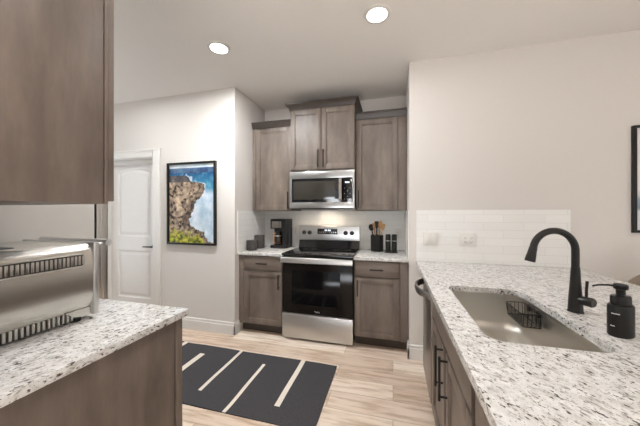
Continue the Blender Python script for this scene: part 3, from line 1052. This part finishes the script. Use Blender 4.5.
# bar stool on the far side of the peninsula
def stool():
    cx, cy = 1.53, 2.20
    t = thing('bar_stool', 'taupe upholstered bar stool with a curved back behind the peninsula', 'stool', (cx, cy, 0))
    obj('seat', prism(rrect(cx - 0.21, cy - 0.215, cx + 0.21, cy + 0.215, 0.06, 6), 0.62, 0.68, 'Z'), 'leather', t)
    bm = bmesh.new()
    n, mz = 24, 8
    front, back = [], []
    for i in range(n + 1):
        s = -1 + 2 * i / n
        a = s * math.radians(62)
        top = 1.02 - 0.165 * abs(s) ** 2.0
        f, b = [], []
        for j in range(mz + 1):
            z = 0.69 + (top - 0.69) * j / mz
            lean = 0.03 * (z - 0.69) / 0.3
            for r, L in ((0.225, f), (0.255, b)):
                L.append(bm.verts.new((cx - 0.03 + (r + lean) * math.cos(a), cy + (r + lean) * math.sin(a), z)))
        front.append(f); back.append(b)
    for i in range(n):
        for j in range(mz):
            bm.faces.new((front[i][j], front[i + 1][j], front[i + 1][j + 1], front[i][j + 1]))
            bm.faces.new((back[i][j], back[i][j + 1], back[i + 1][j + 1], back[i + 1][j]))
        bm.faces.new((front[i][mz], front[i + 1][mz], back[i + 1][mz], back[i][mz]))
        bm.faces.new((front[i][0], back[i][0], back[i + 1][0], front[i + 1][0]))
    for i in (0, n):
        for j in range(mz):
            bm.faces.new((front[i][j], front[i][j + 1], back[i][j + 1], back[i][j]))
    obj('backrest', bm, 'leather', t)
    for sx in (-1, 1):
        for sy in (-1, 1):
            obj('leg', tube([(cx + sx * 0.17, cy + sy * 0.17, 0.63), (cx + sx * 0.215, cy + sy * 0.215, 0.0)], [0.016, 0.011], 10), 'black_metal', t)
    bm = bmesh.new()
    q = 0.198
    for a, b in (((-q, -q), (q, -q)), ((q, -q), (q, q)), ((q, q), (-q, q)), ((-q, q), (-q, -q))):
        add_tube(bm, [(cx + a[0], cy + a[1], 0.24), (cx + b[0], cy + b[1], 0.24)], 0.008, 8)
    obj('foot_rail', bm, 'black_metal', t)
stool()


# ------------------------------------------------------------------ wall plates
def plate(name, label, cat, x0, x1, z0, z1, y, kind, parts):
    t = thing(name, label, cat, ((x0 + x1) / 2, y, (z0 + z1) / 2))
    obj('cover_plate', box((x0, y - 0.008, z0), (x1, y, z1), 0.003), 'plastic_white', t)
    zc = (z0 + z1) / 2
    for px in parts:
        if kind == 'rocker':
            obj('rocker', box((px - 0.017, y - 0.011, zc - 0.034), (px + 0.017, y - 0.0055, zc + 0.034), 0.002), 'plastic_white', t)
        else:
            s = obj('socket', box((px - 0.017, y - 0.010, zc - 0.034), (px + 0.017, y - 0.0075, zc + 0.034), 0.003), 'plastic_white', t)
            bm = bmesh.new()
            for zz in (zc + 0.017, zc - 0.017):
                for dx in (-0.0065, 0.0065):
                    add_box(bm, (px + dx - 0.0012, y - 0.0106, zz - 0.004), (px + dx + 0.0012, y - 0.0098, zz + 0.005))
                add_lathe(bm, [(0.0025, 0), (0.0025, 0.0008)], (px, y - 0.0098, zz - 0.010), 8, rot=Matrix.Rotation(PI / 2, 3, 'X'))
            obj('slots', bm, 'gap', s)
plate('light_switch', 'white double rocker switch plate on the peninsula tiles', 'switch', 0.266, 0.392, 1.055, 1.170, WF - 0.0092, 'rocker', (0.306, 0.352))
plate('wall_outlet', 'white double outlet plate on the peninsula tiles', 'outlet', 0.570, 0.694, 1.055, 1.168, WF - 0.0092, 'socket', (0.609, 0.655))
plate('wall_outlet', 'white outlet plate on the tiles beside the range backguard', 'outlet', -1.27, -1.20, 1.06, 1.175, YF - 0.0092, 'socket', (-1.235,))
plate('wall_outlet', 'white outlet plate on the tiles behind the pepper mills', 'outlet', 0.02, 0.09, 1.04, 1.155, YF - 0.0092, 'socket', (0.055,))


# ------------------------------------------------------------------ left run: refrigerator, cabinets, counter, toaster oven
LX = -0.932                      # outer face of the end panels
def left_base():
    x0, x1, yb, yf = -1.70, LX, 0.392, 1.011
    t = thing('base_cabinet', 'dark brown end cabinet carrying the toaster oven counter', 'cabinet', ((x0 + x1) / 2, 0.7, 0))
    obj('body', box((x0, yb, 0.105), (x1 - 0.019, yf - 0.022, CB - 0.001), 0.001), 'wood', t)
    obj('toe_kick', box((x0, yb, 0), (x1 - 0.02, yf - 0.09, 0.105)), 'toe', t)
    obj('end_panel', box((x1 - 0.018, yb, 0.0), (x1, yf - 0.042, CB - 0.001), 0.001), 'wood', t)
    obj('face_frame', box((x1 - 0.030, yf - 0.034, 0.0), (x1 + 0.006, yf - 0.002, CB - 0.001), 0.003), 'wood', t)
    xm = (x0 + x1 - 0.03) / 2
    for a, b, hx in ((x0 + 0.006, xm - 0.002, xm - 0.035), (xm + 0.002, x1 - 0.034, xm + 0.035)):
        d = obj('drawer', box((a, yf - 0.02, 0.715), (b, yf, 0.862), 0.003), 'wood_h', t)
        obj('handle', bar_pull(((a + b) / 2, yf, 0.788), 0.13, (1, 0, 0), (0, 1, 0)), 'pull', d)
        d = obj('door', frame_door((a, 0.112), (b, 0.703), yf - 0.02, ('Y', 1)), 'wood', t)
        obj('handle', bar_pull((hx, yf, 0.60), 0.16, (0, 0, 1), (0, 1, 0)), 'pull', d)
left_base()
tag(obj('countertop', box((-1.705, 0.392, CB), (-0.908, 1.030, CT), 0.004), 'granite_end', pivot=(-1.3, 0.7, CB)),
    'speckled granite countertop under the toaster oven', 'countertop')
def left_upper():
    x0, x1, yb, yf, z0, z1 = -1.70, -0.950, 0.392, 0.716, 1.376, 2.44
    t = thing('upper_cabinet', 'brown upper cabinet hanging above the toaster oven, end panel in view', 'cabinet', ((x0 + x1) / 2, yb, z0))
    obj('body', box((x0, yb, z0), (x1, yf - 0.034, z1), 0.002), 'wood', t)
    obj('face_frame', box((x0, yf - 0.031, z0), (x1 + 0.004, yf - 0.021, z1), 0.002), 'wood', t)
    xm = (x0 + x1) / 2
    for a, b, hx in ((x0 + 0.004, xm - 0.002, xm - 0.03), (xm + 0.002, x1 + 0.002, xm + 0.03)):
        d = obj('door', frame_door((a, z0 + 0.010), (b, z1 - 0.012), yf - 0.020, ('Y', 1)), 'wood', t)
        obj('handle', bar_pull((hx, yf, z0 + 0.125), 0.20, (0, 0, 1), (0, 1, 0)), 'pull', d)
left_upper()
def fridge():
    x0, x1, yb, yf, z1 = -2.62, -1.725, 0.42, 1.20, 1.78
    t = thing('refrigerator', 'grey-sided refrigerator standing beyond the toaster oven', 'refrigerator', ((x0 + x1) / 2, 0.8, 0))
    obj('body', box((x0, yb, 0.03), (x1, yf - 0.012, z1), 0.006, 3), 'fridge', t)
    for fx in (x0 + 0.06, x1 - 0.06):
        for fy in (yb + 0.06, yf - 0.08):
            obj('foot', lathe([(0.02, 0), (0.02, 0.032)], (fx, fy, 0), 12), 'black_plastic', t)
    xm = (x0 + x1) / 2
    for a, b, hx in ((x0, xm - 0.002, xm - 0.05), (xm + 0.002, x1, xm + 0.05)):
        d = obj('door', box((a, yf, 0.70), (b, yf + 0.07, z1), 0.010, 3), 'steel_z', t)
        obj('handle', bar_pull((hx, yf + 0.07, 1.20), 0.70, (0, 0, 1), (0, 1, 0), 0.012, 0.05, 0.05), 'steel_z', d)
    d = obj('drawer', box((x0, yf, 0.05), (x1, yf + 0.07, 0.692), 0.010, 3), 'steel_z', t)
    obj('handle', bar_pull((xm, yf + 0.07, 0.62), 0.70, (1, 0, 0), (0, 1, 0), 0.012, 0.05, 0.05), 'steel', d)
    obj('gasket', box((x0 + 0.01, yf - 0.011, 0.05), (x1 - 0.006, yf - 0.0005, z1 - 0.01)), 'gap', t)
fridge()
def toaster():
    xs, xw, y0, y1, zb, zt = -1.212, -1.655, 0.462, 0.828, 0.922, 1.219
    t = thing('toaster_oven', 'stainless toaster oven with side vents on the near left counter', 'toaster oven', ((xs + xw) / 2, (y0 + y1) / 2, CT))
    # shell: a cross-section with gently bowed sides, run front to back
    sec = [(xs - 0.016, 0.952), (xs - 0.009, 0.962), (xs - 0.003, 0.985), (xs, 1.02), (xs + 0.001, 1.06), (xs, 1.11), (xs - 0.002, 1.15), (xs - 0.006, 1.18), (xs - 0.013, 1.200), (xs - 0.026, 1.2135), (xs - 0.045, zt)]
    mid = (xs + xw) / 2
    sec = sec + [(2 * mid - x, z) for x, z in reversed(sec)]
    obj('shell', prism(sec, y0, y1, 'Y'), 'toaster_steel', t)
    obj('corner_skirt', prism([(0.735, 0.954), (0.765, 0.930), (0.80, zb), (y1, zb), (y1, 0.954)], xs - 0.022, xs - 0.010, 'X'), 'toaster_steel', t)
    # lower tray, set back under the shell, with its own vent ribs
    tr = obj('base_tray', box((xw + 0.02, y0 + 0.02, 0.912), (xs - 0.024, 0.80, 0.951), 0.002), 'vent_dark', t)
    bm = bmesh.new()
    for k in range(19):
        yy = y0 + 0.03 + k * 0.0148
        add_box(bm, (xs - 0.024, yy, 0.916), (xs - 0.016, yy + 0.0085, 0.951), 0.0015)
    obj('vent_ribs', bm, 'steel_z', tr)
    v = obj('vent', prism(rrect(y0 + 0.015, 1.133, 0.792, 1.176, 0.012, 5), xs - 0.012, xs + 0.0002, 'X'), 'vent_dark', t)
    bm = bmesh.new()
    for k in range(24):
        yy = y0 + 0.022 + k * 0.0132
        add_box(bm, (xs - 0.001, yy, 1.137), (xs + 0.0016, yy + 0.0082, 1.172), 0.001)
    obj('vent_ribs', bm, 'steel_z', v)
    bm = bmesh.new()
    rim = rrect(y0 + 0.012, 1.130, 0.795, 1.179, 0.014, 5)
    rim.append(rim[0])
    add_tube(bm, [(xs - 0.0005, y, z) for y, z in rim], 0.0024, 8)
    obj('vent_rim', bm, 'steel_y', v)
    # front bezel with the door, handle and knobs, facing the range
    obj('front_bezel', box((xw - 0.004, y1 + 0.0005, zb - 0.002), (xs + 0.004, y1 + 0.022, zt + 0.004), 0.006, 3), 'steel', t)
    d = obj('door', box((xw + 0.01, y1 + 0.023, zb + 0.03), (xs - 0.10, y1 + 0.036, zt - 0.03), 0.004), 'window_glass', t)
    h = bmesh.new()
    yh, zh = y1 + 0.062, 1.216
    add_tube(h, [(xw + 0.02, yh, zh), (xs + 0.003, yh, zh)], 0.0145, 16)
    add_tube(h, [(xw + 0.04, yh, zh), (xw + 0.04, y1 + 0.015, zh - 0.012)], 0.007, 10)
    add_tube(h, [(xs - 0.02, yh, zh), (xs - 0.02, y1 + 0.015, zh - 0.012)], 0.007, 10)
    obj('handle', h, 'steel', d)
    for z in (1.00, 1.07, 1.14):
        obj('knob', lathe([(0.020, 0), (0.019, 0.018), (0.016, 0.021), (0, 0.021)], (xs - 0.05, y1 + 0.022, z), 24, rot=Matrix.Rotation(-PI / 2, 3, 'X')), 'steel', t)
    for fx in (xs - 0.035, xw + 0.05):
        for fy in (0.785, y0 + 0.06):
            obj('foot', lathe([(0.017, 0.0), (0.019, 0.008), (0.019, 0.016)], (fx, fy, CT), 20), 'black_plastic', t)
    obj('top_pad', box((xw + 0.03, y0 + 0.03, zt - 0.001), (xs - 0.09, 0.63, zt + 0.003), 0.002), 'black_plastic', t)
toaster()


# ------------------------------------------------------------------ small things on the back counter
def canister(x, y, r, h, label):
    t = thing('canister', label, 'canister', (x, y, CT), 'charcoal canisters')
    obj('jar', lathe([(r * 0.94, 0), (r, 0.005), (r, h - 0.018), (r * 0.98, h - 0.016)], (x, y, CT), 36), 'charcoal_ceramic', t)
    obj('lid', lathe([(r * 1.0, h - 0.0155), (r * 1.015, h - 0.012), (r * 1.015, h - 0.003), (r * 0.98, h), (0, h)], (x, y, CT), 36), 'charcoal_ceramic', t)
canister(-1.622, 2.85, 0.062, 0.115, 'shorter charcoal canister in front of the taller one by the tiled wall')
canister(-1.622, 3.04, 0.062, 0.160, 'taller charcoal canister behind the short one')

def coffee_maker():
    x0, x1, y0, y1 = -1.500, -1.268, 3.08, 3.285
    t = thing('coffee_maker', 'black drip coffee maker with a glass carafe', 'coffee maker', ((x0 + x1) / 2, 3.2, CT))
    def slab(z0, z1, ya, r=0.025):
        return prism(rrect(x0, ya, x1, y1, r, 5), z0, z1, 'Z')
    obj('base', slab(CT, CT + 0.035, y0), 'black_plastic', t)
    obj('column', prism(rrect(x0, 3.20, x1, y1, 0.02, 5), CT + 0.034, CT + 0.245, 'Z'), 'black_plastic', t)
    obj('brew_head', slab(CT + 0.240, CT + 0.365, y0), 'black_plastic', t)
    obj('side_panel', box((x1 - 0.062, y0 + 0.004, CT + 0.034), (x1 - 0.002, 3.21, CT + 0.242), 0.006), 'black_plastic', t)
    obj('front_plate', box((x0 + 0.03, y0 - 0.003, CT + 0.255), (x1 - 0.075, y0 + 0.002, CT + 0.335), 0.002), 'steel_dark', t)
    cx, cy = (x0 + x1 - 0.062) / 2, 3.135
    c = obj('carafe', lathe([(0.042, 0), (0.055, 0.012), (0.057, 0.07), (0.048, 0.12), (0.034, 0.15), (0.034, 0.156)], (cx, cy, CT + 0.036), 32), 'clear', t)
    obj('lid', lathe([(0.036, 0), (0.036, 0.012), (0.02, 0.018), (0, 0.018)], (cx, cy, CT + 0.192), 24), 'black_plastic', c)
    bm = bmesh.new()
    hp = [(cx - 0.012, cy - 0.034, CT + 0.185), (cx - 0.014, cy - 0.085, CT + 0.175), (cx - 0.016, cy - 0.088, CT + 0.10), (cx - 0.016, cy - 0.052, CT + 0.06)]
    add_tube(bm, hp, 0.009, 10)
    hd = obj('handle', bm, 'bamboo', c)
    hd['label'] = 'tan carafe handle'
    obj('steel_band', lathe([(0.0505, 0), (0.0505, 0.012)], (cx, cy, CT + 0.146), 32), 'steel', c)
coffee_maker()

def crock():
    x, y, r, h = -0.180, 3.165, 0.072, 0.185
    c = tag(obj('utensil_crock', lathe([(r * 0.95, 0), (r, 0.005), (r, h), (r - 0.008, h), (r - 0.010, 0.02), (0, 0.018)], (0, 0, 0), 36), 'black'),
            'black ribbed crock full of cooking utensils', 'utensil crock')
    c.location = (x, y, CT)
    # ribs are a surface pattern of the crock
    def stick(name, label, ax, ay, head, mat, L, tilt):
        t = thing(name, label, 'utensil', (x + ax * 0.35, y + ay * 0.35, CT + 0.02), 'utensils in the black crock')
        b = Vector((x + ax * 0.35, y + ay * 0.35, CT + 0.022))
        e = Vector((x + ax + tilt[0], y + ay + tilt[1], CT + L))
        d = (e - b).normalized()
        obj('handle', tube([b, b + (e - b) * 0.5, e], [0.006, 0.007, 0.006], 10), mat, t)
        side = Vector((1, 0, 0)); nrm = d.cross(side).normalized(); side = nrm.cross(d).normalized()
        bm = bmesh.new()
        w, hh, th = head
        rows = []
        for k in range(9):
            f = k / 8
            if name == 'spatula': ww = w * (0.35 + 0.65 * min(1, f * 2.5))
            else: ww = w * max(0.12, math.sin(PI * (0.08 + 0.86 * f)) ** 0.6)
            p = e - d * 0.004 + d * hh * f
            off = nrm * (-0.012 * math.sin(PI * f) if name == 'ladle' else 0)
            rows.append([bm.verts.new(p + off + side * sx * ww / 2 + nrm * sz * th / 2) for sx, sz in ((-1, -.4), (-.6, -1), (.6, -1), (1, -.4), (1, .4), (.6, 1), (-.6, 1), (-1, .4))])
        for A, B in zip(rows, rows[1:]):
            for k in range(8): bm.faces.new((A[k], A[(k + 1) % 8], B[(k + 1) % 8], B[k]))
        bm.faces.new(rows[0]); bm.faces.new(list(reversed(rows[-1])))
        obj('head', bm, mat, t)
    stick('ladle', 'black ladle leaning to the range side of the crock', -0.034, -0.002, (0.060, 0.075, 0.012), 'black', 0.240, (-0.024, 0.000))
    stick('spatula', 'pale wooden spatula between the black utensils', -0.010, -0.036, (0.030, 0.085, 0.006), 'bamboo', 0.245, (-0.016, -0.005))
    stick('spatula', 'wide black turner standing upright in the crock', -0.004, 0.030, (0.048, 0.085, 0.007), 'black', 0.262, (-0.002, 0.008))
    stick('wooden_spoon', 'tan wooden spoon standing tallest in the crock', 0.024, -0.002, (0.050, 0.085, 0.009), 'bamboo', 0.268, (0.010, 0.0))
    stick('spatula', 'tan wooden turner leaning toward the pepper mills', 0.034, -0.026, (0.044, 0.080, 0.006), 'bamboo', 0.242, (0.026, -0.006))
crock()

def mills():
    y = 3.075
    tag(obj('tray', box((-0.092, y - 0.04, CT), (0.050, y + 0.04, CT + 0.010), 0.004), 'black', pivot=(-0.02, y, CT)), 'small black tray under the two mills', 'tray')
    for x, l in ((-0.054, 'black cylindrical mill on the tray, next to the crock'), (0.014, 'black cylindrical mill on the tray, next to the wall end')):
        t = thing('pepper_mill', l, 'mill', (x, y, CT + 0.010), 'salt and pepper mills')
        r = 0.0275
        z = CT + 0.0105
        obj('body', lathe([(r * .96, 0), (r, 0.003), (r, 0.115), (r * .97, 0.117)], (x, y, z), 28), 'black', t)
        obj('steel_ring', lathe([(r * 0.985, 0.1175), (r * 0.985, 0.1235)], (x, y, z), 28), 'steel', t)
        obj('grinder_cap', lathe([(r * .97, 0.124), (r, 0.126), (r, 0.186), (r * .9, 0.192), (0, 0.192)], (x, y, z), 28), 'black', t)
mills()


# ------------------------------------------------------------------ rug
def rug():
    x0, x1, y0, y1 = -2.55, -0.470, 1.560, 2.300
    stripes = [(-0.800, -0.760, 1.705, 2.301), (-1.113, -1.085, 1.559, 2.150), (-1.428, -1.398, 1.705, 2.301), (-1.775, -1.722, 1.559, 2.150), (-2.075, -2.035, 1.705, 2.301), (-2.39, -2.36, 1.559, 2.15)]
    xs = sorted(set([round(x0 + (x1 - x0) * k / 60, 4) for k in range(61)] + [s for st in stripes for s in st[:2]]))
    ys = sorted(set([round(y0 + (y1 - y0) * k / 24, 4) for k in range(25)] + [1.705, 2.150]))
    bm = bmesh.new()
    def ht(x, y):
        e = min(x - x0, x1 - x, y - y0, y1 - y)
        wr = 0.004 * max(0, noise.noise(Vector((x * 5, y * 5, 3.1)))) + 0.010 * math.exp(-((x + 2.05 + (y - 2.2) * 0.5) / 0.05) ** 2 - ((y - 2.26) / 0.10) ** 2)
        return 0.006 + (wr if e > -1 else 0)
    def wob(x, y):
        return (x + 0.006 * noise.noise(Vector((0.3, y * 4, 1))), y + 0.008 * noise.noise(Vector((x * 2.5, 0.7, 2))) + 0.020 * (x + 1.2) * -0.25)
    V = [[bm.verts.new((*wob(x, y), ht(x, y))) for y in ys] for x in xs]
    W = [[bm.verts.new((*wob(x, y), 0.0005)) for y in ys] for x in xs]
    for i in range(len(xs) - 1):
        for j in range(len(ys) - 1):
            f = bm.faces.new((V[i][j], V[i + 1][j], V[i + 1][j + 1], V[i][j + 1]))
            cx, cy = (xs[i] + xs[i + 1]) / 2, (ys[j] + ys[j + 1]) / 2
            f.material_index = 1 if any(a < cx < b and c < cy < d for a, b, c, d in stripes) else 0
    nx, ny = len(xs) - 1, len(ys) - 1
    for i in range(nx):
        bm.faces.new((V[i][0], W[i][0], W[i + 1][0], V[i + 1][0]))
        bm.faces.new((V[i][ny], V[i + 1][ny], W[i + 1][ny], W[i][ny]))
    for j in range(ny):
        bm.faces.new((V[0][j], V[0][j + 1], W[0][j + 1], W[0][j]))
        bm.faces.new((V[nx][j], W[nx][j], W[nx][j + 1], V[nx][j + 1]))
    o = obj('rug', bm, None, mats=['rug', 'cream'])
    tag(o, 'charcoal runner rug with staggered cream stripes on the plank floor', 'rug')
rug()


# ------------------------------------------------------------------ pictures
def coast_material():
    """a rocky shore seen from above: haze, dark hills, blue sea, surf, cliffs, yellow-green scrub"""
    n = N('coast_print')
    n.set((1, 1, 1), 0.35, 0, 0.3)
    at = n.add('ShaderNodeVertexColor', layer_name='print')
    n.link(at.outputs['Color'], n.b.inputs['Base Color'])
    return n.m
def coast_color(u, v):
    """u left to right, v bottom to top"""
    f = lambda s, a=0, b=0: noise.fractal(Vector((u * s * 0.68 + a, v * s + b, a * 1.7)), 0.9, 2.1, 5)
    g = noise.turbulence_vector
    sea = Vector(lin((70, 140, 172))).lerp(Vector(lin((22, 84, 130))), min(1, max(0, (v - 0.70) / 0.18)))
    sea = sea.lerp(Vector(lin((120, 178, 196))), max(0, min(1, 0.8 * f(14, 3))))
    foam_c = Vector(lin((226, 232, 240))).lerp(Vector(lin((178, 200, 216))), max(0, min(1, 0.5 + 0.9 * f(9, 7))))
    # shoreline of the cliffs
    pts = [(1.0, 0.30), (0.86, 0.30), (0.84, 0.42), (0.78, 0.50), (0.74, 0.78), (0.66, 0.80), (0.60, 0.66), (0.50, 0.60), (0.40, 0.52), (0.30, 0.46), (0.20, 0.55), (0.14, 0.70), (0.06, 0.84), (0.0, 0.95)]
    edge = 0
    for (v1, e1), (v0, e0) in zip(pts, pts[1:]):
        if v0 <= v <= v1:
            edge = e0 + (e1 - e0) * (v - v0) / (v1 - v0); break
    edge += 0.10 * f(7, 1)
    if v > 0.955:
        c = Vector(lin((196, 214, 228))).lerp(Vector(lin((238, 240, 240))), max(0, min(1, 0.5 + f(6, 5))))
    elif v > 0.885 + 0.02 * f(5, 2) + 0.012 * u:
        c = Vector(lin((52, 74, 108))).lerp(Vector(lin((92, 118, 146))), max(0, min(1, 0.5 + f(12, 8))))
    else:
        c = sea
    if v < 0.885:
        # surf
        d = u - edge
        surf = max(0, min(1, (0.70 - v) / 0.10 + 0.3 * f(8, 11)))
        if 0 < d: c = c.lerp(foam_c, max(surf * max(0.0, min(1, 1.05 - 0.6 * d)), max(0, min(1, 1 - d * 12 + f(20, 4)))))
    if u < edge and v < 0.86:
        t = max(0, min(1, 0.5 + 0.95 * f(10, 20)))
        t2 = max(0, min(1, 0.5 + 1.3 * f(26, 31)))
        rock = Vector(lin((110, 88, 72))).lerp(Vector(lin((224, 200, 170))), t)
        rock = rock.lerp(Vector(lin((42, 34, 34))), max(0, min(1, 1.9 * (t2 - 0.48))))
        pk = max(0, min(1, 2.2 * f(13, 41)))
        rock = rock.lerp(Vector(lin((172, 146, 130))), 0.5 * pk)
        near = max(0, min(1, 1.15 - (edge - u) / 0.20))
        rock = rock.lerp(Vector(lin((58, 46, 42))), 0.9 * near * (0.6 + 0.4 * t2))
        if v > 0.77: rock = rock.lerp(Vector(lin((60, 66, 78))), 0.75)
        c = rock
        green = max(0, min(1, (0.13 - v) / 0.05 + 1.6 * f(9, 51)))
        if v < 0.26 and u < edge - 0.12 + 0.1 * f(8, 77):
            gc = Vector(lin((84, 96, 30))).lerp(Vector(lin((206, 200, 66))), max(0, min(1, 0.55 + 1.2 * f(22, 61))))
            c = c.lerp(gc, green)
    return c
def framed(name, label, cat, x0, x1, z0, z1, y, fw, depth, painter):
    t = thing(name, label, cat, ((x0 + x1) / 2, y, z0))
    bm = bmesh.new()
    for a, b in (((x0, z0), (x1, z0 + fw)), ((x0, z1 - fw), (x1, z1)), ((x0, z0 + fw), (x0 + fw, z1 - fw)), ((x1 - fw, z0 + fw), (x1, z1 - fw))):
        add_box(bm, (a[0], y - depth, a[1]), (b[0], y - 0.001, b[1]), 0.0015)
    obj('frame', bm, 'black', t)
    painter(t, x0 + fw - 0.001, x1 - fw + 0.001, z0 + fw - 0.001, z1 - fw + 0.001, y)
def coast(t, x0, x1, z0, z1, y):
    bm = bmesh.new()
    lay = bm.loops.layers.float_color.new('print')
    nx, nz = 110, 160
    V = [[bm.verts.new((x0 + (x1 - x0) * i / nx, y - 0.016, z0 + (z1 - z0) * j / nz)) for j in range(nz + 1)] for i in range(nx + 1)]
    C = {}
    for i in range(nx + 1):
        for j in range(nz + 1):
            C[V[i][j]] = coast_color(i / nx, j / nz)
    for i in range(nx):
        for j in range(nz):
            f = bm.faces.new((V[i][j], V[i + 1][j], V[i + 1][j + 1], V[i][j + 1]))
            for l in f.loops: l[lay] = (*C[l.vert], 1)
    r = bmesh.ops.extrude_face_region(bm, geom=list(bm.faces))
    bmesh.ops.translate(bm, verts=[g for g in r['geom'] if isinstance(g, bmesh.types.BMVert)], vec=(0, 0.012, 0))
    obj('print', bm, coast_material(), t, smooth=False)
framed('framed_picture', 'framed rocky seascape print on the wall beside the white door', 'picture', -2.581, -1.917, 0.978, 1.932, WF, 0.022, 0.035, coast)
def abstract_mat():
    n = N('pale_lake_print')
    tc = n.add('ShaderNodeTexCoord')
    sep = n.add('ShaderNodeSeparateXYZ')
    n.link(tc.outputs['Generated'], sep.inputs[0])
    f = n.noise(n.coord((2, 1, 9)), 3, 4)
    a = n.add('ShaderNodeMath', operation='MULTIPLY_ADD')
    n.link(f, a.inputs[0]); a.inputs[1].default_value = 0.06
    n.link(sep.outputs['Z'], a.inputs[2])
    c = n.ramp(a.outputs[0], [(0.0, lin((214, 218, 218))), (0.22, lin((200, 208, 210))), (0.245, lin((128, 142, 150))), (0.33, lin((150, 164, 172))), (0.37, lin((196, 204, 206))), (0.43, lin((226, 226, 222)))])
    n.set(c, 0.3, 0, 0.4)
    return n.m
framed('framed_picture', 'black framed pale print at the edge of the right wall', 'picture', 1.757, 2.40, 1.195, 2.008, WF, 0.020, 0.028,
       lambda t, x0, x1, z0, z1, y: obj('print', box((x0, y - 0.016, z0), (x1, y - 0.004, z1)), abstract_mat(), t))
